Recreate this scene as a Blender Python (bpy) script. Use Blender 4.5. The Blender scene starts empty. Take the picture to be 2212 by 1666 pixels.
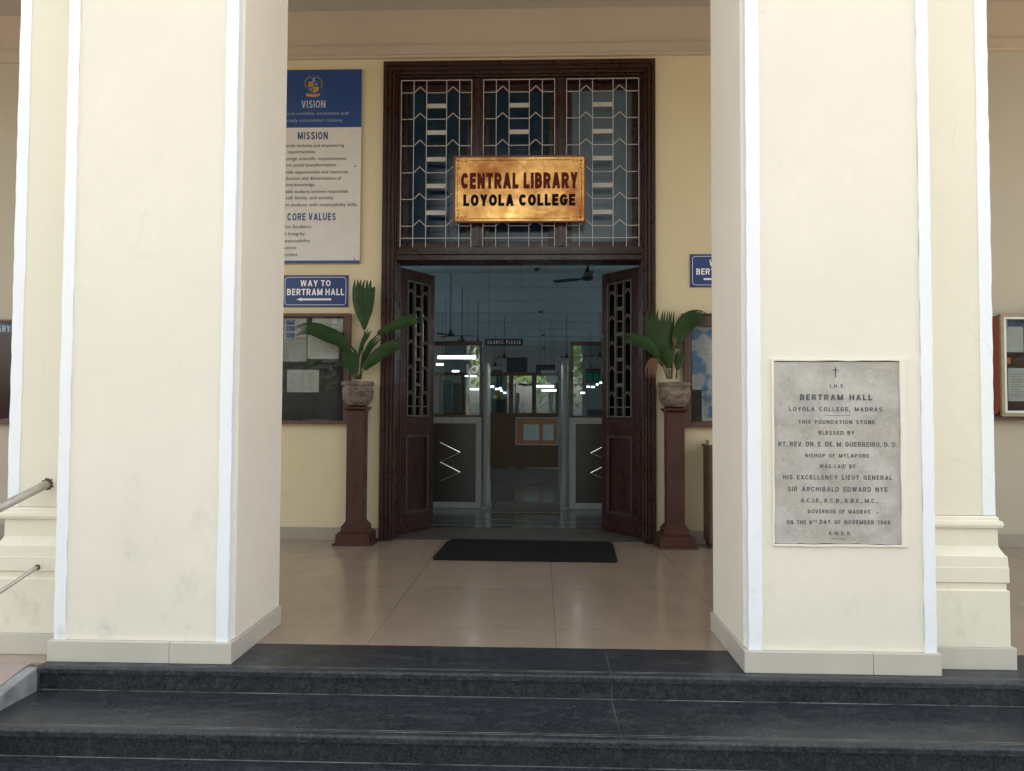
import bpy, bmesh, math, random
from mathutils import Vector, Matrix

random.seed(7)
scene = bpy.context.scene
C = scene.collection
R = math.radians

# ---------------------------------------------------------------- camera, sky, sun, exposure
PITCH, YAW, ROLL, CAM_BACK, CAM_H, FOC = 0.035803, 0.035756, 0.004561, 3.80567, 1.25, 3068.82
_fw = Vector((-math.sin(YAW), math.cos(YAW), 0)); _r = Vector((math.cos(YAW), math.sin(YAW), 0)); _u = Vector((0, 0, 1))
CF = _fw * math.cos(PITCH) + _u * math.sin(PITCH)
_u2 = -_fw * math.sin(PITCH) + _u * math.cos(PITCH)
CR = _r * math.cos(ROLL) + _u2 * math.sin(ROLL)
CU = -_r * math.sin(ROLL) + _u2 * math.cos(ROLL)
CP = Vector((0, -CAM_BACK, CAM_H))
cam = bpy.data.cameras.new('camera')
cam.sensor_fit = 'HORIZONTAL'; cam.sensor_width = 36; cam.lens = 36 * FOC / 4080
cam.clip_start = 0.05; cam.clip_end = 600
co = bpy.data.objects.new('camera', cam); C.objects.link(co)
M = Matrix.Identity(4)
for i in range(3):
    M[i][0], M[i][1], M[i][2], M[i][3] = CR[i], CU[i], -CF[i], CP[i]
co.matrix_world = M
scene.camera = co

SUN_EL, SUN_AZ = R(50), R(12)          # the sun stands behind the building (+Y), a little to the right
w = bpy.data.worlds.new('World'); scene.world = w; w.use_nodes = True
nt = w.node_tree
bg = nt.nodes['Background']; bg.inputs['Strength'].default_value = 0.15
sky = nt.nodes.new('ShaderNodeTexSky'); sky.sky_type = 'NISHITA'; sky.sun_disc = False
sky.sun_elevation = SUN_EL; sky.sun_rotation = SUN_AZ; sky.dust_density = 4.0; sky.air_density = 1.0; sky.ozone_density = 0.6
hz = nt.nodes.new('ShaderNodeHueSaturation'); hz.inputs['Saturation'].default_value = 0.42      # hazy tropical sky
nt.links.new(sky.outputs[0], hz.inputs['Color'])
wm = nt.nodes.new('ShaderNodeMix'); wm.data_type = 'RGBA'; wm.blend_type = 'MULTIPLY'; wm.inputs['Factor'].default_value = 1; wm.inputs['B'].default_value = (1.0, .97, .90, 1)
nt.links.new(hz.outputs['Color'], wm.inputs['A']); nt.links.new(wm.outputs['Result'], bg.inputs['Color'])
sl = bpy.data.lights.new('sun', 'SUN'); sl.energy = 5.0; sl.angle = R(0.5); sl.color = (1, 0.94, 0.85)
so = bpy.data.objects.new('sun', sl); C.objects.link(so)
sd = Vector((math.sin(SUN_AZ) * math.cos(SUN_EL), math.cos(SUN_AZ) * math.cos(SUN_EL), math.sin(SUN_EL)))
so.rotation_euler = sd.to_track_quat('Z', 'Y').to_euler(); so.location = (0, 20, 40)

vs = scene.view_settings
vs.view_transform = 'Standard'; vs.look = 'None'; vs.gamma = 1; vs.use_curve_mapping = False
vs.exposure = 2.38
cy = scene.cycles
cy.use_denoising = True; cy.max_bounces = 10; cy.diffuse_bounces = 7; cy.glossy_bounces = 5
cy.transparent_max_bounces = 16; cy.sample_clamp_indirect = 6.0; cy.caustics_reflective = False; cy.caustics_refractive = False

# ---------------------------------------------------------------- pixel (2212 wide view of the photo) -> point on a plane
FD = FOC / (4080 / 2212)
def ray(x, y): return CR * (x - 1106) - CU * (y - 833) + CF * FD
def U(x, y, Y):
    d = ray(x, y); return CP + d * ((Y - CP.y) / d.y)
def F(x, y, Z=0.0):
    d = ray(x, y); return CP + d * ((Z - CP.z) / d.z)
def rect(x0, y0, x1, y1, Y):
    xm, ym = (x0 + x1) / 2, (y0 + y1) / 2
    return U(x0, ym, Y).x, U(x1, ym, Y).x, U(xm, y1, Y).z, U(xm, y0, Y).z

# ---------------------------------------------------------------- mesh builder
class MB:
    def __init__(s): s.v = []; s.f = []; s.m = []
    def add(s, vs_, fs, mi=0):
        n = len(s.v); s.v += [tuple(p) for p in vs_]
        for f in fs: s.f.append([i + n for i in f]); s.m.append(mi)
    def box(s, x0, x1, y0, y1, z0, z1, mi=0):
        if x0 > x1: x0, x1 = x1, x0
        v = [(x, y, z) for z in (z0, z1) for y in (y0, y1) for x in (x0, x1)]
        s.add(v, [(0, 2, 3, 1), (4, 5, 7, 6), (0, 1, 5, 4), (2, 6, 7, 3), (0, 4, 6, 2), (1, 3, 7, 5)], mi)
    def obox(s, c, a, b, d, mi=0):          # half axes a, b, d
        c, a, b, d = Vector(c), Vector(a), Vector(b), Vector(d)
        v = [c + a * i + b * j + d * k for k in (-1, 1) for j in (-1, 1) for i in (-1, 1)]
        s.add(v, [(0, 2, 3, 1), (4, 5, 7, 6), (0, 1, 5, 4), (2, 6, 7, 3), (0, 4, 6, 2), (1, 3, 7, 5)], mi)
    def bar(s, p, q, wdt, nrm, dep, mi=0):  # flat bar from p to q, width wdt, depth dep along nrm
        p, q, nrm = Vector(p), Vector(q), Vector(nrm).normalized()
        d = q - p; sd_ = d.normalized().cross(nrm)
        s.obox((p + q) / 2, d / 2, sd_ * wdt / 2, nrm * dep / 2, mi)
    def rings(s, rs, caps=True, mi=0):
        n = len(s.v); k = len(rs[0])
        for r_ in rs: s.v += [tuple(p) for p in r_]
        for i in range(len(rs) - 1):
            for j in range(k):
                a, b = n + i * k + j, n + i * k + (j + 1) % k
                s.f.append([a, b, b + k, a + k]); s.m.append(mi)
        if caps:
            s.f.append([n + j for j in range(k)][::-1]); s.m.append(mi)
            e = n + (len(rs) - 1) * k
            s.f.append([e + j for j in range(k)]); s.m.append(mi)
    def lathe(s, cx, cy_, prof, k=28, mi=0, caps=True, wob=0):
        rs = []
        for r_, z in prof:
            rs.append([(cx + (r_ + wob * math.sin(3 * t + z * 40) ) * math.cos(t), cy_ + (r_ + wob * math.sin(2 * t + z * 31)) * math.sin(t), z)
                       for t in [2 * math.pi * j / k for j in range(k)]])
        s.rings(rs, caps, mi)
    def tube(s, pts, rad, k=10, mi=0):
        pts = [Vector(p) for p in pts]; rs = []
        up = Vector((0, 0, 1))
        for i, p in enumerate(pts):
            d = (pts[min(i + 1, len(pts) - 1)] - pts[max(i - 1, 0)]).normalized()
            a = d.cross(up if abs(d.z) < .95 else Vector((1, 0, 0))).normalized(); b = d.cross(a)
            rr = rad[i] if isinstance(rad, (list, tuple)) else rad
            rs.append([p + a * rr * math.cos(2 * math.pi * j / k) - b * rr * math.sin(2 * math.pi * j / k) for j in range(k)])
        s.rings(rs, True, mi)
    def rectloft(s, x0, x1, y0, y1, prof, mi=0):    # prof: (offset, z)
        s.rings([[(x0 - o, y0 - o, z), (x1 + o, y0 - o, z), (x1 + o, y1 + o, z), (x0 - o, y1 + o, z)] for o, z in prof], True, mi)
    def build(s, name, mats, parent=None, bevel=0, smooth=False, seg=2):
        me = bpy.data.meshes.new(name); me.from_pydata(s.v, [], s.f); me.validate()
        mats = mats if isinstance(mats, (list, tuple)) else [mats]
        for m_ in mats: me.materials.append(m_)
        for p, mi in zip(me.polygons, s.m): p.material_index = mi; p.use_smooth = smooth
        bm = bmesh.new(); bm.from_mesh(me)
        if smooth or bevel: bmesh.ops.remove_doubles(bm, verts=bm.verts, dist=1e-5) if not bevel else None
        bmesh.ops.recalc_face_normals(bm, faces=bm.faces); bm.to_mesh(me); bm.free()
        o = bpy.data.objects.new(name, me); C.objects.link(o)
        if parent is not None:
            o.parent = parent; o.location = -wloc(parent)
        if bevel:
            b = o.modifiers.new('edge', 'BEVEL'); b.width = bevel; b.segments = seg; b.limit_method = 'ANGLE'; b.angle_limit = R(40)
        return o

def wloc(o):
    v = Vector((0, 0, 0))
    while o is not None: v += o.location; o = o.parent
    return v
def tag(o, label, cat, group=None, kind=None):
    o['label'] = label; o['category'] = cat
    if group: o['group'] = group
    if kind: o['kind'] = kind
    return o
def thing(name, label, cat, loc=(0, 0, 0), group=None, kind=None):
    o = bpy.data.objects.new(name, None); C.objects.link(o); o.location = loc; o.empty_display_size = .1
    return tag(o, label, cat, group, kind)
def struct(o, label=None):
    o['kind'] = 'structure'
    if label: o['label'] = label
    return o

# ---------------------------------------------------------------- materials
def newmat(name):
    m = bpy.data.materials.new(name); m.use_nodes = True
    t = m.node_tree; return m, t, t.nodes['Principled BSDF']
def N(t, typ, **kw):
    n = t.nodes.new(typ)
    for k, v in kw.items(): setattr(n, k, v)
    return n
def noise(t, co_, scale, detail=5, rough=.6, stretch=None):
    if stretch:
        mp = N(t, 'ShaderNodeMapping'); mp.inputs['Scale'].default_value = stretch
        t.links.new(co_, mp.inputs[0]); co_ = mp.outputs[0]
    n = N(t, 'ShaderNodeTexNoise'); n.inputs['Scale'].default_value = scale; n.inputs['Detail'].default_value = detail
    n.inputs['Roughness'].default_value = rough
    t.links.new(co_, n.inputs['Vector']); return n.outputs['Fac']
def ramp(t, fac, a, b, ca=(0, 0, 0, 1), cb=(1, 1, 1, 1)):
    r_ = N(t, 'ShaderNodeValToRGB'); r_.color_ramp.elements[0].position = a; r_.color_ramp.elements[1].position = b
    r_.color_ramp.elements[0].color = ca; r_.color_ramp.elements[1].color = cb
    t.links.new(fac, r_.inputs[0]); return r_.outputs[0]
def mix(t, fac, a, b, mode='MIX'):
    m = N(t, 'ShaderNodeMix', data_type='RGBA', blend_type=mode)
    for sock, v in ((m.inputs['Factor'], fac), (m.inputs['A'], a), (m.inputs['B'], b)):
        if isinstance(v, (int, float)): sock.default_value = v
        elif isinstance(v, tuple): sock.default_value = v if len(v) == 4 else (*v, 1)
        else: t.links.new(v, sock)
    return m.outputs['Result']
def bump(t, b, h, strength=.2, dist=.01, prev=None):
    n = N(t, 'ShaderNodeBump'); n.inputs['Strength'].default_value = strength; n.inputs['Distance'].default_value = dist
    t.links.new(h, n.inputs['Height'])
    if prev is not None: t.links.new(prev, n.inputs['Normal'])
    t.links.new(n.outputs[0], b.inputs['Normal']); return n.outputs[0]
def coords(t): return N(t, 'ShaderNodeTexCoord').outputs['Object']
def dk(c, k): return tuple(x * k for x in c)

def simple(name, col, rough=.5, var=.12, scale=6, metal=0, bmp=0, bscale=80, spec=.5):
    m, t, b = newmat(name); co_ = coords(t)
    f = noise(t, co_, scale)
    t.links.new(mix(t, ramp(t, f, .3, .7), dk(col, 1 - var), dk(col, 1 + var)), b.inputs['Base Color'])
    rn = noise(t, co_, scale * 2.3)
    mr = N(t, 'ShaderNodeMapRange'); mr.inputs['To Min'].default_value = max(.03, rough - .08); mr.inputs['To Max'].default_value = min(1, rough + .1)
    t.links.new(rn, mr.inputs[0]); t.links.new(mr.outputs[0], b.inputs['Roughness'])
    b.inputs['Metallic'].default_value = metal; b.inputs['Specular IOR Level'].default_value = spec
    if bmp: bump(t, b, noise(t, co_, bscale, 4), bmp, .004)
    return m

def plaster(name, col, stain=(.42, .37, .30), amount=.5, low=1.3, rough=.75):
    m, t, b = newmat(name); co_ = coords(t)
    c = mix(t, ramp(t, noise(t, co_, 1.6, 6, .6, (1, 1, .7)), .3, .7), dk(col, .93), dk(col, 1.04))
    c = mix(t, ramp(t, noise(t, co_, 14, 6), .25, .8), dk(col, .97), c)
    # smudges: isolated patches, denser where hands and feet reach
    sm = ramp(t, noise(t, co_, 4.2, 7, .62, (1, 1, .8)), .56, .74)
    sm2 = ramp(t, noise(t, co_, 22, 4), .35, .7)
    z = N(t, 'ShaderNodeSeparateXYZ'); t.links.new(co_, z.inputs[0])
    mr = N(t, 'ShaderNodeMapRange'); mr.inputs['From Min'].default_value = low; mr.inputs['From Max'].default_value = .15
    mr.inputs['To Min'].default_value = .12; mr.inputs['To Max'].default_value = 1
    t.links.new(z.outputs[2], mr.inputs[0])
    a = N(t, 'ShaderNodeMath', operation='MULTIPLY'); t.links.new(sm, a.inputs[0]); t.links.new(mr.outputs[0], a.inputs[1])
    a2 = N(t, 'ShaderNodeMath', operation='MULTIPLY'); t.links.new(a.outputs[0], a2.inputs[0]); t.links.new(sm2, a2.inputs[1])
    a3 = N(t, 'ShaderNodeMath', operation='MULTIPLY'); t.links.new(a2.outputs[0], a3.inputs[0]); a3.inputs[1].default_value = amount
    c = mix(t, a3.outputs[0], c, stain)
    # hairline scuffs
    sc = ramp(t, noise(t, co_, 9, 8, .75, (.35, 1, 2.2)), .735, .76)
    a4 = N(t, 'ShaderNodeMath', operation='MULTIPLY'); t.links.new(sc, a4.inputs[0]); a4.inputs[1].default_value = .35 * min(1, amount * 2)
    c = mix(t, a4.outputs[0], c, dk(stain, .8))
    vo = N(t, 'ShaderNodeTexVoronoi', feature='DISTANCE_TO_EDGE'); vo.inputs['Scale'].default_value = 1.7
    nd = N(t, 'ShaderNodeTexNoise'); nd.inputs['Scale'].default_value = 5; nd.inputs['Detail'].default_value = 6; t.links.new(co_, nd.inputs['Vector'])
    t.links.new(mix(t, .22, co_, nd.outputs['Color']), vo.inputs['Vector'])
    ck = ramp(t, vo.outputs['Distance'], .0015, .0045, (1, 1, 1, 1), (0, 0, 0, 1)); cm = ramp(t, noise(t, co_, 2.1, 2), .56, .64)
    a5 = N(t, 'ShaderNodeMath', operation='MULTIPLY'); t.links.new(ck, a5.inputs[0]); t.links.new(cm, a5.inputs[1])
    a6 = N(t, 'ShaderNodeMath', operation='MULTIPLY'); t.links.new(a5.outputs[0], a6.inputs[0]); a6.inputs[1].default_value = .18
    c = mix(t, a6.outputs[0], c, dk(stain, .75))
    t.links.new(c, b.inputs['Base Color']); b.inputs['Roughness'].default_value = rough; b.inputs['Specular IOR Level'].default_value = .25
    p = bump(t, b, noise(t, co_, 3.5, 3), .35, .012)
    bump(t, b, noise(t, co_, 120, 4), .25, .0015, p)
    return m

def granite(name, dust=.35):
    m, t, b = newmat(name); co_ = coords(t)
    c = mix(t, ramp(t, noise(t, co_, 75, 5, .75), .40, .66), (.007, .0085, .012), (.042, .048, .058))
    c = mix(t, ramp(t, noise(t, co_, 24, 5, .7), .52, .70), c, (.045, .050, .058))
    d = ramp(t, noise(t, co_, 7, 8, .7, (.45, 1.6, 1.2)), .50, .76)
    a = N(t, 'ShaderNodeMath', operation='MULTIPLY'); t.links.new(d, a.inputs[0]); a.inputs[1].default_value = dust
    c = mix(t, a.outputs[0], c, (.105, .112, .122))
    d2 = ramp(t, noise(t, co_, 26, 8, .7, (.5, 1.8, 1.4)), .60, .72)
    a = N(t, 'ShaderNodeMath', operation='MULTIPLY'); t.links.new(d2, a.inputs[0]); a.inputs[1].default_value = dust * .9
    c = mix(t, a.outputs[0], c, (.17, .17, .17))
    t.links.new(c, b.inputs['Base Color'])
    t.links.new(ramp(t, noise(t, co_, 6, 6), .3, .75, (.24, .24, .24, 1), (.5, .5, .5, 1)), b.inputs['Roughness']); b.inputs['Specular IOR Level'].default_value = .4
    bump(t, b, noise(t, co_, 90, 3), .12, .002)
    return m

def tiles(name, col, ox, w_, oy, h_, rough=.16, mortar=(.17, .12, .09)):
    m, t, b = newmat(name); co_ = coords(t)
    mp = N(t, 'ShaderNodeMapping'); mp.inputs['Location'].default_value = (-ox, -oy, 0); t.links.new(co_, mp.inputs[0])
    br = N(t, 'ShaderNodeTexBrick'); br.offset = 0; br.squash = 1
    br.inputs['Scale'].default_value = 1; br.inputs['Brick Width'].default_value = w_; br.inputs['Row Height'].default_value = h_
    br.inputs['Mortar Size'].default_value = .0022; br.inputs['Mortar Smooth'].default_value = .2; br.inputs['Bias'].default_value = 0
    br.inputs['Color1'].default_value = (*dk(col, .96), 1); br.inputs['Color2'].default_value = (*dk(col, 1.04), 1); br.inputs['Mortar'].default_value = (*mortar, 1)
    t.links.new(mp.outputs[0], br.inputs['Vector'])
    v = ramp(t, noise(t, co_, 5, 7, .65, (1, .4, 1)), .3, .7, (.9, .89, .88, 1), (1.06, 1.05, 1.04, 1))
    c = mix(t, 1.0, br.outputs['Color'], v, 'MULTIPLY')
    dd = ramp(t, noise(t, co_, 2.2, 8, .7), .52, .75)
    a = N(t, 'ShaderNodeMath', operation='MULTIPLY'); t.links.new(dd, a.inputs[0]); a.inputs[1].default_value = .22
    c = mix(t, a.outputs[0], c, dk(col, .62))
    t.links.new(c, b.inputs['Base Color'])
    t.links.new(ramp(t, noise(t, co_, 3.1, 7), .3, .75, (rough * .7,) * 3 + (1,), (rough * 1.9,) * 3 + (1,)), b.inputs['Roughness'])
    bump(t, b, br.outputs['Fac'], -.3, .002)
    return m

def wood(name, col, rough=.3, axis=2, var=.35, scale=5, dust=(.096, .072, .06), spec=.5):
    m, t, b = newmat(name); co_ = coords(t)
    st = [9, 9, 9]; st[axis] = .6
    g = noise(t, co_, scale, 8, .65, tuple(st))
    c = mix(t, ramp(t, g, .3, .72), dk(col, 1 - var), dk(col, 1 + var))
    d = ramp(t, noise(t, co_, 8, 6), .55, .8)
    a = N(t, 'ShaderNodeMath', operation='MULTIPLY'); t.links.new(d, a.inputs[0]); a.inputs[1].default_value = .25
    c = mix(t, a.outputs[0], c, dust); b.inputs['Specular IOR Level'].default_value = spec
    t.links.new(c, b.inputs['Base Color'])
    t.links.new(ramp(t, noise(t, co_, 7, 5), .3, .75, (rough * .75,) * 3 + (1,), (min(1, rough * 1.6),) * 3 + (1,)), b.inputs['Roughness'])
    bump(t, b, g, .12, .0015)
    return m

def stone(name):
    m, t, b = newmat(name); co_ = coords(t)
    c = mix(t, ramp(t, noise(t, co_, 7, 8, .62), .3, .7), (.31, .285, .255), (.53, .50, .465))
    c = mix(t, ramp(t, noise(t, co_, 3.2, 5), .5, .75), c, (.40, .35, .29))
    c = mix(t, ramp(t, noise(t, co_, 38, 6, .7), .55, .75), c, (.52, .51, .50))
    sp = ramp(t, noise(t, co_, 55, 2), .70, .74)
    a = N(t, 'ShaderNodeMath', operation='MULTIPLY'); t.links.new(sp, a.inputs[0]); a.inputs[1].default_value = .6
    c = mix(t, a.outputs[0], c, (.10, .09, .08))
    t.links.new(c, b.inputs['Base Color']); b.inputs['Roughness'].default_value = .6
    p = bump(t, b, noise(t, co_, 16, 6), .3, .006); bump(t, b, noise(t, co_, 140, 3), .2, .001, p)
    return m

def brass(name):
    m, t, b = newmat(name); co_ = coords(t)
    c = mix(t, ramp(t, noise(t, co_, 2.6, 6, .58, (1, 1, 1.4)), .36, .64), (.30, .105, .03), (.74, .41, .125))
    c = mix(t, ramp(t, noise(t, co_, 4.4, 6, .6, (.6, 1, 1.6)), .56, .72), c, (.86, .56, .19))
    c = mix(t, ramp(t, noise(t, co_, 60, 5, .7, (.15, 1, 1.2)), .3, .8, (0, 0, 0, 1), (.25, .25, .25, 1)), c, (.30, .12, .04))
    t.links.new(c, b.inputs['Base Color']); b.inputs['Metallic'].default_value = .85
    t.links.new(ramp(t, noise(t, co_, 9, 5), .3, .7, (.22,) * 3 + (1,), (.42,) * 3 + (1,)), b.inputs['Roughness'])
    p = bump(t, b, noise(t, co_, 5, 3), .5, .01); return m

def glass(name, tint=(1, 1, 1), refl=1.0, ior=1.5):
    m = bpy.data.materials.new(name); m.use_nodes = True; t = m.node_tree
    t.nodes.remove(t.nodes['Principled BSDF']); out = t.nodes['Material Output']
    tr = N(t, 'ShaderNodeBsdfTransparent'); tr.inputs[0].default_value = (*tint, 1)
    gl = N(t, 'ShaderNodeBsdfGlossy'); gl.inputs['Roughness'].default_value = .015; gl.inputs[0].default_value = (refl, refl, refl, 1)
    fr = N(t, 'ShaderNodeFresnel'); fr.inputs[0].default_value = ior
    ms = N(t, 'ShaderNodeMixShader'); t.links.new(fr.outputs[0], ms.inputs[0]); t.links.new(tr.outputs[0], ms.inputs[1]); t.links.new(gl.outputs[0], ms.inputs[2])
    # a slight waviness of old sheet glass
    bp = N(t, 'ShaderNodeBump'); bp.inputs['Strength'].default_value = .06; bp.inputs['Distance'].default_value = .01
    t.links.new(noise(t, coords(t), 3, 2), bp.inputs['Height']); t.links.new(bp.outputs[0], gl.inputs['Normal'])
    t.links.new(ms.outputs[0], out.inputs[0]); return m

def emit(name, col, s):
    m = bpy.data.materials.new(name); m.use_nodes = True; t = m.node_tree
    t.nodes.remove(t.nodes['Principled BSDF'])
    e = N(t, 'ShaderNodeEmission'); e.inputs[0].default_value = (*col, 1); e.inputs[1].default_value = s
    t.links.new(e.outputs[0], t.nodes['Material Output'].inputs[0]); return m

def leafmat(name, a_, b_, scale=9):
    m, t, b = newmat(name); co_ = coords(t)
    c = mix(t, ramp(t, noise(t, co_, scale, 5), .3, .7), a_, b_)
    t.links.new(c, b.inputs['Base Color']); b.inputs['Roughness'].default_value = .5; b.inputs['Specular IOR Level'].default_value = .3
    b.inputs['Subsurface Weight'].default_value = 0
    out = t.nodes['Material Output']; tl = N(t, 'ShaderNodeBsdfTranslucent'); t.links.new(c, tl.inputs[0])
    ms = N(t, 'ShaderNodeMixShader'); ms.inputs[0].default_value = .25
    t.links.new(b.outputs[0], ms.inputs[1]); t.links.new(tl.outputs[0], ms.inputs[2]); t.links.new(ms.outputs[0], out.inputs[0])
    return m

def paper(name, col, scale=30):
    m, t, b = newmat(name); co_ = coords(t)
    c = mix(t, ramp(t, noise(t, co_, scale, 4), .35, .7), dk(col, .92), dk(col, 1.03))
    t.links.new(c, b.inputs['Base Color']); b.inputs['Roughness'].default_value = .6
    bump(t, b, noise(t, co_, 8, 3), .2, .004); return m

CREAM = plaster('cream_plaster', (.80, .738, .645), stain=(.48, .45, .39), amount=.75)
CREAM2 = plaster('cream_plaster_pilaster', (.77, .715, .59), amount=.7)
YELLOW = plaster('yellow_plaster', (.64, .54, .36), stain=(.30, .22, .13), amount=.4, low=1.0)
BEIGE = plaster('beige_plaster', (.45, .40, .32), stain=(.3, .26, .2), amount=.4)
FRIEZE = plaster('frieze_plaster', (.48, .40, .31), amount=.2)
WHITE = plaster('white_paint', (.84, .86, .89), stain=(.45, .43, .40), amount=1.0, rough=.6)
PLINTH = simple('plinth_tile', (.53, .49, .43), .3, .05, 4)
GROUT = simple('grout', (.15, .15, .148), .9, .85, 7)
GRANITE = granite('dark_granite', .34)
GRANITE_R = granite('dark_granite_riser', .12)
FLOOR = tiles('porch_tile', (.33, .258, .196), F(1431, 1193).x, 1.02, F(300, 1346).y, 1.02, mortar=(.17, .125, .092), rough=.15)
CONCRETE = simple('concrete', (.21, .215, .22), .85, .4, 9, bmp=.4, bscale=60)
PAVING = tiles('ramp_paving', (.33, .265, .245), -4.0, .3, 0, .3, .6, (.25, .2, .18))
DOORWOOD = wood('dark_door_wood', (.030, .0095, .007), .28, dust=(.05, .022, .018), spec=.4)
DOORWOOD_H = wood('dark_door_wood_rail', (.026, .0095, .0075), .26, axis=0, dust=(.05, .022, .018), spec=.4)
REDWOOD = wood('reddish_stand_wood', (.050, .0125, .0075), .4, dust=(.085, .03, .02))
BOARDWOOD = wood('board_frame_wood', (.085, .036, .024), .4)
GRILLE = simple('grille_paint', (.43, .395, .375), .5, .1, 20)
GRILLE_D = simple('leaf_grille_paint', (.095, .083, .075), .5, .15, 20)
GLASS = glass('clear_glass', refl=.25)
GLASS_C = glass('cabin_glass', (.88, .94, .94), ior=2.1)
PANE_B = simple('dark_blue_pane', (.008, .024, .045), .14, .3, 5, spec=.3)
PANE_T = simple('grey_teal_pane', (.090, .130, .158), .22, .1, 3, spec=.3)
BRASS = brass('brass_plate')
BROWN_INK = simple('brown_ink', (.105, .020, .013), .9, .1, spec=.1)
BLACK_INK = simple('black_ink', (.008, .008, .011), .9, .1, spec=.1)
BLUE = simple('sign_blue', (.010, .030, .150), .35, .08, 4)
BLUE_V = simple('board_blue', (.013, .050, .200), .4, .08, 4)
BOARD_W = simple('board_white', (.62, .58, .54), .4, .05, 5)
TXT_W = simple('sign_white', (.82, .81, .80), .5, .05)
TXT_G = simple('sign_grey_text', (.42, .44, .50), .5, .05)
TXT_B = simple('sign_blue_text', (.016, .05, .20), .5, .05)
TXT_K = simple('sign_dark_text', (.05, .045, .05), .5, .05)
GOLD = simple('crest_gold', (.50, .26, .05), .5, .1, 30)
GOLD_D = simple('crest_leaf', (.22, .17, .04), .5, .2, 40)
CREST_B = simple('crest_blue', (.03, .10, .17), .5, .1, 30)
STONE = stone('grey_foundation_stone')
ENGRAVE = simple('engraved_letter', (.10, .105, .115), .8, .35, 70)
BOARD_BACK = simple('notice_backing', (.045, .042, .048), .8, .1, 12, bmp=.2, bscale=200)
MAROON = simple('maroon_backing', (.055, .018, .022), .8, .15, 12, bmp=.2, bscale=200)
PAPER = paper('white_paper', (.62, .60, .57))
PAPER_G = paper('grey_paper', (.47, .46, .42))
PAPER_S = paper('pale_sheet', (.50, .52, .53))
INK = simple('faded_ink', (.27, .26, .26), .7, .2, 40)
def potmat():
    m, t, b = newmat('weathered_pot'); co_ = coords(t)
    c = mix(t, ramp(t, noise(t, co_, 11, 7, .65, (1, 1, 1.8)), .38, .66), (.085, .060, .047), (.24, .185, .15))
    c = mix(t, ramp(t, noise(t, co_, 26, 6, .7, (1, 1, 2)), .58, .70), c, (.36, .30, .25))
    t.links.new(c, b.inputs['Base Color']); b.inputs['Roughness'].default_value = .9
    bump(t, b, noise(t, co_, 24, 6), .6, .006); return m
POT = potmat()
BLACKP = simple('black_plastic', (.012, .012, .012), .4, .2)
SOIL = simple('soil', (.03, .02, .014), .95, .3, 40, bmp=.6, bscale=60)
LEAF = leafmat('palm_leaf', (.013, .040, .008), (.030, .072, .013))
LEAF_BR = leafmat('dried_leaf', (.12, .06, .03), (.17, .09, .05))
STEEL = simple('brushed_steel', (.40, .365, .315), .36, .15, 18, metal=.45)
MAT = simple('rubber_mat', (.015, .0155, .0145), .8, .3, 40, spec=.25)

# ---------------------------------------------------------------- lettering
_cache = {}
def glyphs(s, bold):
    k = (s, bold)
    if k in _cache: return _cache[k]
    cu = bpy.data.curves.new('lettering', 'FONT'); cu.body = s; cu.size = 1; cu.fill_mode = 'FRONT'
    cu.offset = bold; cu.resolution_u = 4
    o = bpy.data.objects.new('lettering', cu); C.objects.link(o)
    me = bpy.data.meshes.new_from_object(o.evaluated_get(bpy.context.evaluated_depsgraph_get()))
    v = [tuple(p.co) for p in me.vertices]; f = [tuple(p.vertices) for p in me.polygons]
    bpy.data.objects.remove(o); bpy.data.curves.remove(cu); bpy.data.meshes.remove(me)
    _cache[k] = (v, f); return v, f
def cap_h(bold): v, f = glyphs('H', bold); return max(p[1] for p in v) - min(p[1] for p in v)

def ell(cx, cy_, rx, ry, a0, a1, n=9): return [(cx + rx * math.cos(R(a0 + (a1 - a0) * i / n)), cy_ + ry * math.sin(R(a0 + (a1 - a0) * i / n))) for i in range(n + 1)]
def ribbon(pts, t, closed=False):
    """a stroke of width t along pts with mitred joints -> verts, faces"""
    n = len(pts); v = []
    for i in range(n):
        p = pts[i]
        a = pts[i - 1] if (i or closed) else None; b = pts[(i + 1) % n] if (i < n - 1 or closed) else None
        def nd(p, q): l = math.hypot(q[0] - p[0], q[1] - p[1]) or 1e-9; return (-(q[1] - p[1]) / l, (q[0] - p[0]) / l)
        if a is None: m_, k = nd(p, b), 1
        elif b is None: m_, k = nd(a, p), 1
        else:
            n1, n2 = nd(a, p), nd(p, b); mx, my = n1[0] + n2[0], n1[1] + n2[1]; l = math.hypot(mx, my) or 1e-9
            m_ = (mx / l, my / l); k = min(1 / max(.3, m_[0] * n1[0] + m_[1] * n1[1]), 2)
        v += [(p[0] + m_[0] * t / 2 * k, p[1] + m_[1] * t / 2 * k), (p[0] - m_[0] * t / 2 * k, p[1] - m_[1] * t / 2 * k)]
    e = n if closed else n - 1
    return v, [(2 * i, 2 * i + 1, 2 * ((i + 1) % n) + 1, 2 * ((i + 1) % n)) for i in range(e)]
WID = dict(I=0, L=.56, E=.58, F=.56, T=.64, M=.86, W=1.02, N=.70, A=.76, V=.72, Y=.70, O=.74, Q=.74, G=.72, C=.70, S=.64, R=.68, B=.66, P=.64, D=.70, H=.70, U=.68, K=.70, X=.70, Z=.62, J=.5)
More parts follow.
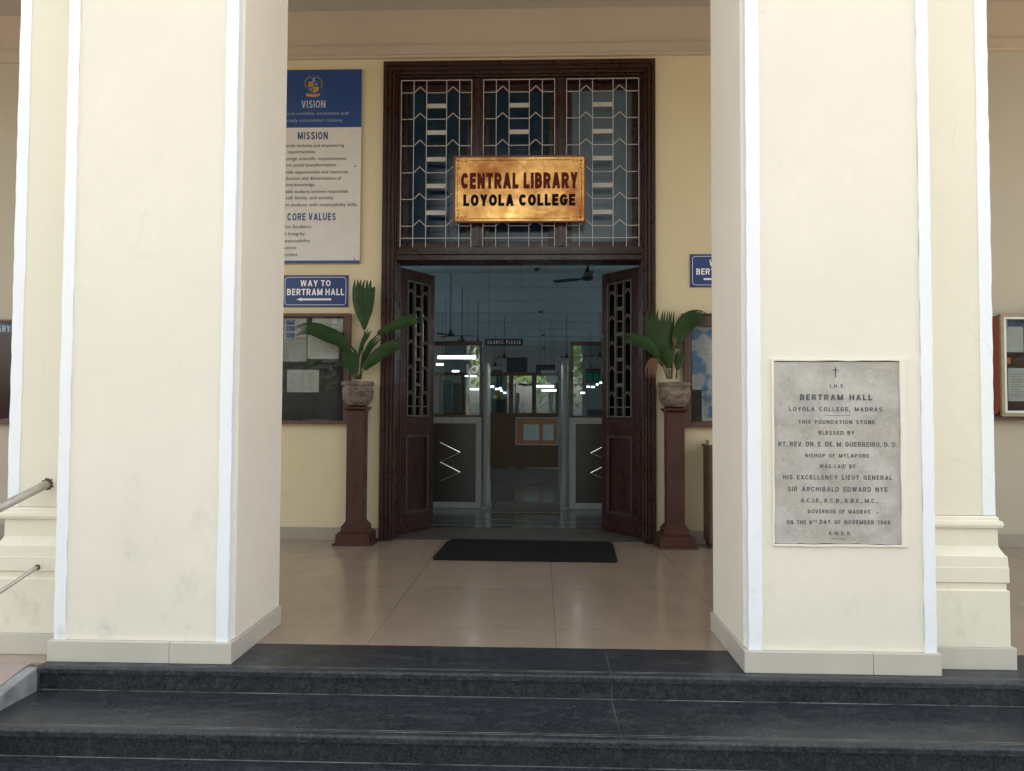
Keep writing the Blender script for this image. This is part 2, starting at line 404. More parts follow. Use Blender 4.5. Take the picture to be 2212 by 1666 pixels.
def letter(c, t):
    """capital height 1; returns width, list of (verts, faces)"""
    w_ = WID.get(c, .6); out = []
    h = t / 2; l, r_, b, T_ = h, w_ - h, h, 1 - h; rx = (w_ - t) / 2; cx = w_ / 2; ry = .36
    def S(pts, closed=False, tt=t): out.append(ribbon(pts, tt, closed))
    def Dg(x0, y0, x1, y1, k=1.0):                      # slanted stroke cut level at both ends
        hw = t * k / 2 * math.hypot(x1 - x0, y1 - y0) / max(.2, abs(y1 - y0))
        out.append(([(x0 - hw, y0), (x0 + hw, y0), (x1 + hw, y1), (x1 - hw, y1)], [(0, 1, 2, 3)]))
    V = lambda x, y0=0, y1=1: S([(x, y0), (x, y1)])
    Hh = lambda y, x0, x1: S([(x0, y), (x1, y)])
    ht = t * .92
    if c == 'I': w_ = t; V(h)
    elif c == 'L': V(l); Hh(b, l, w_)
    elif c == 'E': V(l); Hh(b, l, w_); Hh(T_, l, w_); Hh(.52, l, w_ * .93)
    elif c == 'F': V(l); Hh(T_, l, w_); Hh(.50, l, w_ * .9)
    elif c == 'T': V(cx, 0, 1 - h); Hh(T_, 0, w_)
    elif c == 'H': V(l); V(r_); Hh(.52, l, r_)
    elif c in 'OQ0': S(ell(cx, T_ - ry, rx, ry, 180, 0) + ell(cx, b + ry, rx, ry, 0, -180), True)
    elif c == 'Q': pass
    elif c in 'CG':
        p = ell(cx, T_ - ry, rx, ry, 32, 180) + ell(cx, b + ry, rx, ry, 180, 328 if c == 'C' else 345)
        if c == 'G': p = p + [(r_, .47), (cx - .02, .47)]
        S(p)
    elif c == 'S':
        y1, y2 = .745, .265; r1, r2 = T_ - y1, y2 - b
        S(ell(cx, y1, rx * .94, r1, 15, 180, 10) + [(l + rx * .25, y1 - .13), (cx, .51), (r_ - rx * .22, y2 + .12)] + ell(cx, y2, rx, r2, 0, -168, 10))
    elif c == 'D': V(l); S([(l, T_), (cx, T_)] + ell(cx, T_ - ry, rx, ry, 90, 0)[1:] + ell(cx, b + ry, rx, ry, 0, -90) + [(l, b)])
    elif c in 'PR':
        V(l); ym = .47; q = (T_ - ym) / 2
        S([(l, T_), (r_ - q, T_)] + ell(r_ - q, T_ - q, q, q, 90, -90)[1:] + [(l, ym)])
        if c == 'R': Dg(cx + .02, ym, w_ - t * .5, 0)
    elif c == 'B':
        V(l); ym = .53; q = (T_ - ym) / 2; q2 = (ym - b) / 2
        S([(l, T_), (r_ - q - .03, T_)] + ell(r_ - q - .03, T_ - q, q, q, 90, -90)[1:] + [(l, ym)]); S([(l, ym), (r_ - q2, ym)] + ell(r_ - q2, b + q2, q2, q2, 90, -90)[1:] + [(l, b)])
    elif c == 'U': S([(l, 1)] + ell(cx, b + ry, rx, ry, 180, 360) + [(r_, 1)])
    elif c == 'A': Dg(h * 1.05, 0, cx, 1); Dg(w_ - h * 1.05, 0, cx, 1); S([(cx - .22, .29), (cx + .22, .29)], tt=t * .85)
    elif c == 'V': Dg(cx, 0, h * 1.05, 1); Dg(cx, 0, w_ - h * 1.05, 1)
    elif c == 'Y': V(cx, 0, .42); Dg(cx, .36, h * 1.1, 1); Dg(cx, .36, w_ - h * 1.1, 1)
    elif c == 'W':
        for x0, x1 in ((.27, .10), (.27, .5), (.73, .5), (.73, .90)): Dg(w_ * x0, 0, w_ * x1, 1, .92)
    elif c == 'M': V(l); V(r_); Dg(cx, .05, l + h * .2, 1, .95); Dg(cx, .05, r_ - h * .2, 1, .95)
    elif c == 'N': V(l); V(r_); Dg(r_ - h * .1, 0, l + h * .1, 1)
    elif c == 'K': V(l); Dg(l + h, .38, w_ - h * 1.3, 1); Dg(w_ - h * 1.2, 0, cx - .02, .55)
    elif c == 'X': Dg(h * 1.2, 0, w_ - h * 1.2, 1); Dg(w_ - h * 1.2, 0, h * 1.2, 1)
    elif c == 'Z': Hh(T_, 0, w_); Hh(b, 0, w_); Dg(h * 1.4, b, w_ - h * 1.4, T_)
    elif c == '1': w_ = .42; V(.28); Dg(.05, .76, .24, 1)
    elif c == '4': w_ = .64; V(.46); Hh(.26, 0, .64); Dg(.07, .26, .42, 1)
    elif c == '6': w_ = .62; cx = .31; S(ell(.31, .31, .31 - h, .31 - h, 0, 360, 16)[:-1], True); S(ell(.31, T_ - .4, .31 - h, .4, 25, 180))
    elif c == '9': w_ = .62; S(ell(.31, .69, .31 - h, .31 - h, 0, 360, 16)[:-1], True); S(ell(.31, b + .4, .31 - h, .4, 0, -155))
    elif c == '.': w_ = t; S([(h, 0), (h, t)])
    elif c == ',': w_ = t; S([(h, -.12), (h, t)])
    return w_, out
def caps(mb, s, x0, x1, z0, cap, Y, t=.22, gap=None, space=.34):
    """block capitals: natural strokes, fitted between x0 and x1"""
    cur = 0; items = []
    if gap is None: gap = .17 - .9 * max(0, t - .2) if '  ' not in s else .24
    for ch in s:
        if ch == ' ': cur += space; continue
        w_, st_ = letter(ch, t); items.append((cur, st_)); cur += w_ + gap
    tot = cur - gap; kx = (x1 - x0) / tot; q = 0
    for ox, st_ in items:
        for v, f in st_:
            q += 1
            mb.add([(x0 + (ox + p[0]) * kx, Y - .00004 * (q % 4), z0 + p[1] * cap) for p in v], f)
def text(mb, s, x0, x1, z0, cap, Y, bold=.0, shear=0, mi=0):
    """s set between x0 and x1, baseline z0, capitals cap high, on the plane Y facing the street"""
    if s.upper() == s and not shear: return caps(mb, s, x0, x1, z0, cap, Y, bold if bold > .1 else .2)
    v, f = glyphs(s, bold)
    a, b = min(p[0] for p in v), max(p[0] for p in v)
    sz = cap / cap_h(bold); base = -bold
    pts = [(x0 + (p[0] - a) / (b - a) * (x1 - x0) + shear * (p[1] - base) * sz, Y, z0 + (p[1] - base) * sz) for p in v]
    mb.add(pts, f, mi)
def flat(name, mb, m, parent=None): return mb.build(name, m, parent)

def sheet(mb, x0, x1, z0, z1, Y, th=.0015, mi=0): mb.box(x0, x1, Y - th, Y, z0, z1, mi)
def poly(mb, pts, Y, th=.001, mi=0):        # pts (x,z) outline on plane Y with thickness
    n = len(pts)
    mb.add([(x, Y - th, z) for x, z in pts] + [(x, Y, z) for x, z in pts],
           [tuple(range(n)), tuple(range(2 * n - 1, n - 1, -1))] + [(i, i + n, (i + 1) % n + n, (i + 1) % n) for i in range(n)], mi)

# ================================================================ SETTING
WALL_Y = 3.723
# ground sheet, steps, porch floor, ramp
mb = MB(); mb.box(-150, 150, -150, 150, -.60, -.49)
GROUNDM = tiles('forecourt_paving', (.26, .235, .21), 0, .6, 0, .6, .8, (.22, .2, .18))
struct(mb.build('ground', GROUNDM), 'paved forecourt in front of the steps')

SX0, SX1 = -2.455, 6.4
mb = MB()
mb.box(-9, SX1, .352, WALL_Y + .02, -.14, 0)
mb.box(-9, -2.4548, -.02, .352, -.14, -.0005)
struct(mb.build('porch_floor', FLOOR), 'polished tan tiled floor of the entrance porch')

def nosing_slab(mb, x0, x1, yf, yb, zt, th=.032):
    r_ = .012; prof = []
    for i in range(5):
        a = math.pi / 2 * i / 4
        prof.append((yf + r_ - r_ * math.sin(a), zt - r_ + r_ * math.cos(a)))
    prof = [(yb, zt)] + prof + [(yf, zt - th), (yb, zt - th)]
    mb.rings([[(x0, y, z) for y, z in prof], [(x1, y, z) for y, z in prof]])
mb = MB(); mr_ = MB(); mg = MB()
Z1, Z2, Z3 = -.1193, -.2429, -.3665
joints = [1.55 - 3.05 * 1, U(1320, 1480, -.06).x, U(1320, 1480, -.06).x + 3.1]
jx = U(1321, 1470, -.05).x
for (yf, yb, zt, zl) in ((-.071, .352, 0, Z1), (-.515, -.04, Z1, Z2), (-.96, -.485, Z2, Z3), (-1.40, -.93, Z3, -.49)):
    xs = [SX0 if zt > -.3 else SX0 - .0, jx - .0012, jx + .0012, SX1]
    nosing_slab(mb, xs[0], xs[1], yf, yb, zt); nosing_slab(mb, xs[2], xs[3], yf, yb, zt)
    mr_.box(xs[0] + .001, xs[1], yf + .022, yf + .05, zl, zt - .0325); mr_.box(xs[2], xs[3], yf + .022, yf + .05, zl, zt - .0325)
    mg.box(SX0 + .01, SX1, yf + .0185, yf + .024, zl - .001, zl + .0025)            # pale joint at the foot of the riser
    mg.box(jx - .0012, jx + .0012, yf + .003, yb, zt - .02, zt - .0008)
    mg.box(jx - .0012, jx + .0012, yf + .0225, yf + .04, zl, zt - .034)
    for g in (.040, .056):                                                    # two anti-slip grooves near the edge
        mg.box(SX0 + .02, SX1, yf + g, yf + g + .0026, zt - .003, zt + .0004)
st = thing('granite_steps', 'broad dark granite steps leading up to the porch', 'steps', (0, -.5, -.49), kind='structure')
mb.build('tread', GRANITE, st); mr_.build('riser', GRANITE_R, st); mg.build('grout_line', GROUT, st)

rp0, rp1 = S_top = (-.09, -.03), None
mb = MB()
def ramp_z(y): return -.012 + (y + .07) * .172 if y < -.07 else 0
mb.rings([[(-9, -2.6, -.6), (-9, -2.6, ramp_z(-2.6)), (-9, -.07, -.002), (-9, -.0201, -.002), (-9, -.0201, -.6)],
          [(SX0 - .06, -2.6, -.6), (SX0 - .06, -2.6, ramp_z(-2.6)), (SX0 - .06, -.07, -.002), (SX0 - .06, -.0201, -.002), (SX0 - .06, -.0201, -.6)]])
struct(mb.build('ramp', PAVING), 'pinkish paved ramp running down beside the steps')
mb = MB()
mb.rings([[(SX0 - .0595, -2.6, -.6), (SX0 - .0595, -2.6, ramp_z(-2.6) + .008), (SX0 - .0595, -.062, -.004), (SX0 - .0595, -.062, -.6)],
          [(SX0 - .0005, -2.6, -.6), (SX0 - .0005, -2.6, ramp_z(-2.6) + .008), (SX0 - .0005, -.062, -.004), (SX0 - .0005, -.062, -.6)]])
tag(mb.build('ramp_kerb', CONCRETE, bevel=.006), 'sloping grey concrete kerb between the ramp and the granite steps', 'kerb', kind='structure')

# ---- the building: walls, cornice, ceiling, unseen storey above raised for its shade, reading hall
bld = thing('library_building', 'cream and yellow library building with an arcaded porch and a long reading hall', 'building', (0, WALL_Y, 0))
DX0, DX1, DZT = -1.55, 1.115, 4.73      # hole for the doorway
CEIL = 5.28
WT = .62
mb = MB()
mb.box(-3.05, DX0, WALL_Y, WALL_Y + WT, 0, 4.79); mb.box(DX1, 2.75, WALL_Y, WALL_Y + WT, 0, 4.79); mb.box(DX0, DX1, WALL_Y, WALL_Y + WT, DZT, 4.79)
mb.build('wall', YELLOW, bld)
mb = MB(); mb.box(-9, -3.0502, WALL_Y, WALL_Y + WT, 0, 4.79); mb.build('side_wall', BEIGE, bld)
mb = MB(); mb.box(2.7502, 9, WALL_Y, WALL_Y + WT, 0, 4.79); mb.build('side_wall', BEIGE, bld)
mb = MB(); mb.box(-9, 9, WALL_Y + .004, WALL_Y + WT, 4.791, 12.99); mb.build('frieze', FRIEZE, bld)
mb = MB()
mb.rings([[(x, WALL_Y + .0041, 4.905), (x, WALL_Y - .035, 4.900), (x, WALL_Y - .042, 4.81), (x, WALL_Y - .03, 4.805), (x, WALL_Y - .028, 4.785), (x, WALL_Y - .0005, 4.777), (x, WALL_Y + .0041, 4.79)] for x in (-9, 9)])
mb.build('cornice', FRIEZE, bld)
mb = MB()
for a, b in ((-9, DX0 - .012), (DX1 + .012, 9)): mb.box(a, b, WALL_Y - .012, WALL_Y, 0, .125)
mb.build('skirting', simple('skirting_tile', (.33, .285, .23), .3, .06, 4), bld, bevel=.002)
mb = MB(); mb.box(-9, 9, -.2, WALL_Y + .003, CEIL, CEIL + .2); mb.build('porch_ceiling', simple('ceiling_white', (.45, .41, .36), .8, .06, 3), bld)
mb = MB(); mb.box(-9, 9, .07,   .735, 4.95, CEIL - .001); mb.box(-9, 9, .05, .45, CEIL + .201, 13.0); mb.build('front_wall', CREAM, bld)  # lintel, plus unseen upper wall carried high to cast shade
mb = MB(); mb.box(-10.5, 10.5, -.6, 44, 13.0, 13.3); mb.build('shade_roof', CONCRETE, bld)  # unseen; building heightened so its shadow covers the near forecourt

# reading hall
HX0, HX1, HY0, HY1 = -9.0, 8.0, WALL_Y + WT, 42.0
HALLW = plaster('hall_wall_paint', (.38, .44, .46), amount=.1, rough=.7)
HALLC = simple('hall_ceiling_paint', (.34, .44, .49), .8, .06, 3)
mb = MB(); z1 = 5.3
def wall_with_holes(mb, fixed, axis, a0, a1, z0, z1, holes, th):
    # holes: (b0,b1,h0,h1) along the axis
    edges = sorted([a0, a1] + [h for H in holes for h in H[:2]])
    for i in range(len(edges) - 1):
        b0, b1 = edges[i], edges[i + 1]
        if b1 - b0 < 1e-6: continue
        hs = [H for H in holes if H[0] <= b0 + 1e-6 and H[1] >= b1 - 1e-6]
        segs = [(z0, z1)] if not hs else [(z0, hs[0][2]), (hs[0][3], z1)]
        for s0, s1 in segs:
            if axis == 'y': mb.box(fixed, fixed + th, b0, b1, s0, s1)
            else: mb.box(b0, b1, fixed, fixed + th, s0, s1)
side_h = [(y, y + 1.3, 1.1, 3.6) for y in (8, 13, 18, 23, 28, 33, 38)]  # unseen side openings put in to let daylight into the hall
wall_with_holes(mb, HX0 - .3, 'y', HY0, HY1, 0, z1, side_h, .3)
wall_with_holes(mb, HX1, 'y', HY0, HY1, 0, z1, side_h, .3)
def fx(x, Y): return U(x, 800, Y).x
wins = []
for (xa, xb, ya, yb) in ((1158, 1199, 788, 830), (1063, 1085, 800, 840), (1266, 1296, 796, 826), (1269, 1296, 852, 890)):
    wins.append((*sorted((fx(xa, HY1), fx(xb, HY1))), U(1150, yb, HY1).z, U(1150, ya, HY1).z))
wall_with_holes(mb, HY1, 'x', HX0, HX1, 0, z1, [wins[0], wins[1], (wins[2][0], wins[2][1], wins[2][2], wins[2][3])], .3)
mb.build('hall_wall', HALLW, bld)
mb = MB(); mb.box(HX0 - .3, HX1 + .3, HY0 + .001, HY1 + .3, z1, z1 + .2); mb.build('hall_ceiling', HALLC, bld)
mb = MB()
for v in (620, 500, 430, 364, 315, 275, 245, 220, 199, 183, 167, 156, 145, 136):
    y = 3.65 * FD / v - CAM_BACK
    mb.box(HX0, HX1, y, y + .3, 4.9, z1)
mb.build('ceiling_beam', HALLC, bld)
mb = MB(); mb.box(HX0, HX1, HY0 + .0005, HY1, -.14, -.002)
struct(mb.build('hall_floor', tiles('hall_tile', (.17, .19, .19), 0, .6, 0, .6, .10, (.10, .11, .11))), 'dark polished floor of the reading hall')
mb = MB()                                       # darker inlay bands and the stepped inlay pattern
INLAY = simple('floor_inlay', (.045, .05, .052), .12, .1)
for y0, y1 in ((4.62, 4.72), (4.9, 5.02), (5.3, 5.36)): mb.box(-3, 3, y0, y1, -.01, .0015)
Z5 = lambda x, y: (910.8 + x / 2.561, 542.2 + y / 2.561)
for xa, xb, y in ((385, 440, 1272), (540, 640, 1300), (490, 560, 1312), (640, 705, 1312), (490, 700, 1324), (560, 625, 1334), (385, 415, 1315)):
    p, q = F(*Z5(xa, y)), F(*Z5(xb, y + 6)); mb.box(p.x, q.x, q.y, p.y, -.01, .0015)
tag(mb.build('floor_inlay', INLAY), 'dark stone inlay strips set into the hall floor', 'floor inlay', kind='structure')
mb = MB(); mb.box(DX0 + .005, DX1 - .005, WALL_Y + .021, 4.55, -.1, .006)
tag(mb.build('threshold', simple('threshold_stone', (.11, .095, .08), .35, .15, 8), bevel=.003), 'brownish stone threshold slab lying under the open doors', 'threshold', kind='structure')

# window frames in the hall's far wall
TEAL = leafmat('teal_shutter', (.03, .25, .19), (.05, .32, .25))
DARKM = simple('dark_iron', (.02, .02, .022), .5, .2)
for i, (a, b, c, d) in enumerate(wins[:3]):
    t_ = thing('hall_window', ('dark barred window with green shutters right of the dark panel on the far hall wall',
                               'narrow louvred green window left of the dark panel on the far hall wall',
                               'green shuttered window seen past the right hand glass cabin')[i], 'window', ((a + b) / 2, HY1, c), 'windows in the far hall wall', 'thing')
    mb = MB(); f_ = .06
    mb.box(a, b, HY1 + .05, HY1 + .12, c, c + f_); mb.box(a, b, HY1 + .05, HY1 + .12, d - f_, d)
    mb.box(a, a + f_, HY1 + .05, HY1 + .12, c + f_, d - f_); mb.box(b - f_, b, HY1 + .05, HY1 + .12, c + f_, d - f_)
    mb.box((a + b) / 2 - .03, (a + b) / 2 + .03, HY1 + .05, HY1 + .12, c + f_, d - f_)
    mb.build('frame', DARKM, t_)
    mb = MB(); n = 7
    for k in range(1, n):
        if i != 1: x = a + (b - a) * k / n; mb.box(x - .012, x + .012, HY1 + .02, HY1 + .04, c, d)
        else: zz = c + (d - c) * k / n; mb.box(a, b, HY1 + .02, HY1 + .04, zz - .04, zz + .04)
    mb.build('bars', DARKM, t_)
    mb = MB(); mb.box(a + f_, b - f_, HY1 + .09, HY1 + .10, c + f_, c + (d - c) * .62); mb.build('shutter', TEAL, t_)
    mb = MB(); mb.box(a + f_, b - f_, HY1 + .09, HY1 + .10, c + (d - c) * .62 + .001, d - f_); mb.build('pane', simple('opaque_fill_pane', (.06, .085, .08), .3), t_)  # dark opaque fill added to hold back the overbright sky behind

# ================================================================ PILLARS
def wobbly(mb, x0, x1, y0, y1, z0, z1, n=70, j=.0022, mi=0):
    rs = []
    for i in range(n + 1):
        z = z0 + (z1 - z0) * i / n
        a, b = random.uniform(-j, j), random.uniform(-j, j)
        rs.append([(x0 + a, y0, z), (x1 + b, y0, z), (x1 + b, y1, z), (x0 + a, y1, z)])
    mb.rings(rs, True, mi)
PT = 4.949                 # top of the shafts
def X(x, y=833, Y=.02): return U(x, y, Y).x
def plinth(mb, x0, x1, y0, y1, z1, cuts):
    xs = [x0] + cuts + [x1]
    for i in range(len(xs) - 1): mb.box(xs[i] + (.0008 if i else 0), xs[i + 1] - (.0008 if i < len(xs) - 2 else 0), y0, y1, 0, z1)

BASE = [(.052, .104), (.052, .175), (.0515, .176)]
def base_profile():
    # offsets from the pilaster shaft, heights measured off the right hand base
    def zz(y): return U(2100, y, .12).z
    k = [(.075, 1397), (.075, 1275), (.058, 1273.5), (.058, 1259), (.075, 1257.5), (.075, 1226), (.072, 1224.5), (.066, 1201),
         (.055, 1199.5), (.030, 1188), (.018, 1181), (.016, 1142.5), (.045, 1141), (.052, 1134), (.045, 1127), (.026, 1125.5), (.022, 1119), (.012, 1117)]
    pr = [(o * .575, zz(y)) for o, y in k]
    return pr + [(.006, pr[-1][1] + .002)]
BP = base_profile()

def pillar(side, label):
    s = -1 if side == 'L' else 1
    if side == 'L':
        ox, ix_ = -2.432, -1.5323          # outer, inner edge of the shaft
        b_out = (X(154), X(178)); b_in = (X(482.5, 833), X(509.5, 833))
        px = X(57, 833, .2)                # outer edge of the pilaster: its edge in the photo
    else:
        ox, ix_ = 1.9165, 1.0082
        b_in = (X(1610), X(1642)); b_out = (X(1983), X(2009)); px = None
    b_in = (ix_ - .012 - .062, ix_ - .012) if side == 'L' else (ix_ + .012, ix_ + .012 + .067)
    b_out = (ox, ox + .056) if side == 'L' else (ox - .056, ox)
    pt = thing('pillar', label, 'pillar', ((ox + ix_) / 2, .4, 0), 'pillars either side of the entrance', 'thing')
    # core behind the front face
    mb = MB(); c0, c1 = (ox + .004, ix_) if side == 'L' else (ix_, ox - .004)
    mb.box(c0, c1, .07, .735, .1045, PT)
    mb.build('shaft', CREAM, pt, bevel=.005)
    # recessed cream panel between the white bands (with the hole of the foundation stone on the right)
    p0, p1 = (b_out[1], b_in[0]) if side == 'L' else (b_in[1], b_out[0])
    mb = MB()
    if side == 'L': mb.box(p0, p1, .026, .0699, .1045, PT)
    else:
        hx0, hx1, hz0, hz1 = rect(1671.5, 780, 1944, 1176, .026)
        outer = [(p0, .1045), (p1, .1045), (p1, PT), (p0, PT)]; n_ = 10
        # hole outline, a little uneven like hand-cut plaster
        def edge(a, b): return [(a[0] + (b[0] - a[0]) * k / n_ + random.uniform(-.0022, .0022), a[1] + (b[1] - a[1]) * k / n_ + random.uniform(-.0022, .0022)) for k in range(n_)]
        cs = [(hx0, hz0), (hx1, hz0), (hx1, hz1), (hx0, hz1)]
        sides = [edge(cs[k], cs[(k + 1) % 4]) for k in range(4)]
        hole = [p for e in sides for p in e]
        vs_ = [(x, .026, z) for x, z in outer] + [(x, .026, z) for x, z in hole] + [(x, .0699, z) for x, z in hole]
        fs = []
        nh = len(hole)
        for k in range(4):
            ids = [4 + (k * n_ + j) % nh for j in range(n_ + 1)]
            fs.append([k, (k + 1) % 4] + ids[::-1])
        fs += [[4 + j, 4 + (j + 1) % nh, 4 + nh + (j + 1) % nh, 4 + nh + j] for j in range(nh)]
        mb.add(vs_, fs)
    mb.build('front_panel', CREAM, pt)
    if side == 'R':                 # raised, hand-run plaster rim round the stone
        ox0, ox1, oz0, oz1 = rect(1668, 775.5, 1960, 1181.5, .016)
        oc = [(ox0, oz0), (ox1, oz0), (ox1, oz1), (ox0, oz1)]
        def edge2(a, b): return [(a[0] + (b[0] - a[0]) * k / n_ + random.uniform(-.0015, .0015), a[1] + (b[1] - a[1]) * k / n_ + random.uniform(-.0015, .0015)) for k in range(n_)]
        outl = [p for k in range(4) for p in edge2(oc[k], oc[(k + 1) % 4])]
        mb = MB(); m4 = len(outl)
        inn = [(x, z) for x, z in hole]
        mb.add([(x, .0255, z) for x, z in outl] + [(x, .0145, z) for x, z in outl] + [(x, .0145, z) for x, z in inn] + [(x, .0258, z) for x, z in inn],
               [(a * m4 + j, a * m4 + (j + 1) % m4, (a + 1) * m4 + (j + 1) % m4, (a + 1) * m4 + j) for a in range(3) for j in range(m4)])
        mb.build('plaster_rim', CREAM, pt, bevel=.002)
    mb = MB(); wobbly(mb, *b_in, .016, .0698, .1045, PT); mb.build('white_band', WHITE, pt)
    mb = MB(); wobbly(mb, *b_out, .016, .0698, .1045, PT); mb.build('white_band', WHITE, pt)
    mb = MB()
    if side == 'L': plinth(mb, -2.4548, -1.5218, 0, .7489, .1035, [X(675 / 1.0034 / 1.8445 * 1.0, 1420, 0)])
    else: plinth(mb, .9953, 1.9316, 0, .7489, .1035, [X(1887, 1420, 0)])
    mb.build('plinth', PLINTH, pt, bevel=.003)
    # attached pilaster with a moulded base
    Yp = .151
    if side == 'L': q0, q1 = U(21.7, 950, Yp).x, ox - .0005
    else: q0, q1 = ox + .0005, U(2147, 1040, Yp).x
    bz = BP[-1][1]
    mb = MB(); mb.box(q0, q1, Yp, .70, bz + .001, PT); pil = mb.build('pilaster', CREAM2, pt, bevel=.004)
    if side == 'L': e0, e1 = q0 + .0, q0 + .058
    else: e0, e1 = q1 - .058, q1
    mb = MB(); wobbly(mb, e0 - (.003 if side == 'L' else 0), e1 + (.003 if side == 'R' else 0), Yp - .004, Yp + .08, bz + .003, PT); mb.build('edge_band', WHITE, pil)
    mb = MB()
    def ring(o, z):
        oy = o
        return [(q0 - o, Yp - oy, z), (q1, Yp - oy, z), (q1, .70, z), (q0 - o, .70, z)] if side == 'L' else [(q0, Yp - oy, z), (q1 + o, Yp - oy, z), (q1 + o, .70, z), (q0, .70, z)]
    mb.rings([ring(o, z) for o, z in BP]); mb.build('moulded_base', CREAM2, pil, bevel=.003)
    zp = BP[0][1] - .001
    mb = MB()
    if side == 'L': mb.box(q0 - .088, -2.4552, .103, .74, .0, zp)
    else: mb.box(1.932, U(2197.6, 1425, .103).x, .103, .74, 0, zp)
    mb.build('pilaster_plinth', PLINTH, pil, bevel=.003)
    return pt
pillar('L', 'broad cream pillar with white edge bands and steel handrails fixed to its left flank')
pr = pillar('R', 'cream pillar with white edge bands carrying the grey inscribed stone')

# ---- foundation stone
Zs = lambda x, y: (1626.5 + x / 3.573, 748.2 + y / 3.573)
SY = .024
fs_ = thing('foundation_stone', 'grey mottled stone tablet with engraved dedication set into the right pillar', 'stone tablet', U(*Zs(640, 1520), SY))
x0, x1, z0, z1_ = rect(*Zs(163, 120), *Zs(1136, 1524), SY)
mb = MB(); n_ = 24
out = []
for a, b in (((x0, z0), (x1, z0)), ((x1, z0), (x1, z1_)), ((x1, z1_), (x0, z1_)), ((x0, z1_), (x0, z0))):
    for k in range(n_): out.append((a[0] + (b[0] - a[0]) * k / n_ + random.uniform(-.0025, .0025), a[1] + (b[1] - a[1]) * k / n_ + random.uniform(-.0025, .0025)))
poly(mb, out, .0698, .0698 - SY)
mb.build('slab', STONE, fs_)
mb = MB()
def stext(s, xa, xb, ya, yb, bold=.19):
    p, q = U(*Zs(xa, yb), SY), U(*Zs(xb, yb), SY); top = U(*Zs((xa + xb) / 2, ya), SY).z
    zb = (p.z + q.z) / 2
    text(mb, s, p.x, q.x, zb, top - zb, SY - .0012, bold)
for a in (('I. H. S.', 593, 705, 292, 318), ('BERTRAM  HALL', 362, 920, 372, 417, .23), ('LOYOLA  COLLEGE,  MADRAS.', 278, 1013, 470, 502),
          ('THIS  FOUNDATION  STONE', 350, 940, 570, 600), ('BLESSED  BY', 505, 782, 653, 683), ('RT. REV. DR. E. DE. M. GUERREIRO, D. D.', 195, 1113, 738, 775),
          ('BISHOP  OF  MYLAPORE', 403, 893, 830, 859), ('WAS  LAID  BY', 515, 790, 911, 942), ('HIS  EXCELLENCY  LIEUT  GENERAL', 232, 1075, 995, 1030),
          ('SIR  ARCHIBALD  EDWARD  NYE', 268, 1038, 1085, 1122), ('G.C.I.E., K.C.B., K.B.E., M.C.,', 370, 965, 1176, 1207),
          ('GOVERNOR  OF  MADRAS', 422, 903, 1260, 1291), ('ON  THE  6', 260, 455, 1342, 1374), ('TH', 458, 492, 1342, 1358), ('DAY  OF  NOVEMBER  1946.', 515, 1072, 1342, 1374), ('A. M. D. G.', 585, 755, 1428, 1458)):
    stext(*a)
def sbar(xa, ya, xb, yb):
    a, b, c, d = rect(*Zs(xa, ya), *Zs(xb, yb), SY); mb.box(a, b, SY - .0014, SY - .0002, c, d)
sbar(633, 160, 641, 240); sbar(613, 180, 660, 187); sbar(555, 533, 750, 536); sbar(600, 1485, 722, 1488)
mb.build('lettering', ENGRAVE, fs_)

# ---- handrails on the ramp
for (x, y, xe, ye, rad, lab, fl) in ((100, 1047, 0, 1097, .0215, 'thick upper steel handrail sloping down the ramp', .045), (78, 1227, 0, 1279, .0100, 'thin lower steel handrail sloping down the ramp', .024)):
    Ye = .1 if rad > .02 else .052
    p = U(x, y, Ye)
    d = ray(xe, ye); q = CP + d * ((p.x - .10 - CP.x) / d.x)      # runs down the ramp, a little outwards
    dirn = (q - p).normalized()
    t_ = thing('handrail', lab, 'handrail', p, 'handrails fixed to the left pillar')
    mb = MB(); mb.tube([p + Vector((0, .02, 0)), p, p + dirn * .25, p + dirn * 1.2, p + dirn * 2.3], rad, 16); mb.build('rail', STEEL, t_, smooth=True)
    mb = MB()
    for k in range(9):
        a = 2 * math.pi * k / 9 + .3
        mb.obox(p + Vector((math.cos(a) * rad * 1.1, .008, math.sin(a) * rad * 1.1)), (rad * random.uniform(.2, .45), 0, 0), (0, .006, 0), (0, 0, rad * random.uniform(.2, .4)))
    mb.build('wall_socket', simple('rusty_socket', (.09, .055, .035), .9, .5, 60), t_)

# ================================================================ DOORWAY
dw = thing('library_doorway', 'tall dark wooden doorway with a three part transom and folding doors standing open', 'doorway', (-.22, WALL_Y, 0), kind='thing')
ZOP = 2.7596
FX0, FX1, FZ1 = -1.5599, 1.1256, 4.7398
IX0, IX1 = U(852.5, 833, WALL_Y).x, U(1388, 833, WALL_Y).x      # clear opening at the front
mb = MB()
# architrave: stepped ridges from the outside in (offset0, offset1, front Y)
wl, wr = IX0 - FX0, FX1 - IX1
steps = [(0, .30, -.045), (.30, .42, -.030), (.42, .60, -.040), (.60, .68, -.020), (.68, .86, -.028), (.86, 1.0, -.004)]
TOPW = U(1106, 175, WALL_Y).z
wt = FZ1 - U(1106, 165, WALL_Y).z
for a, b, yy in steps:
    xa0, xa1 = FX0 + wl * a, FX0 + wl * b; xb0, xb1 = FX1 - wr * b, FX1 - wr * a; za, zb = FZ1 - wt * a, FZ1 - wt * b
    mb.box(xa0, xa1, WALL_Y + yy, WALL_Y + .30, 0, za); mb.box(xb0, xb1, WALL_Y + yy, WALL_Y + .30, 0, za)
    mb.box(xa1, xb0, WALL_Y + yy, WALL_Y + .30, zb, za)
mb.build('architrave', DOORWOOD, dw, bevel=.004)
ZA = lambda x, y: (813.2 + x / 3.414, 108.4 + y / 3.414)
GY = WALL_Y + .012
panes = []
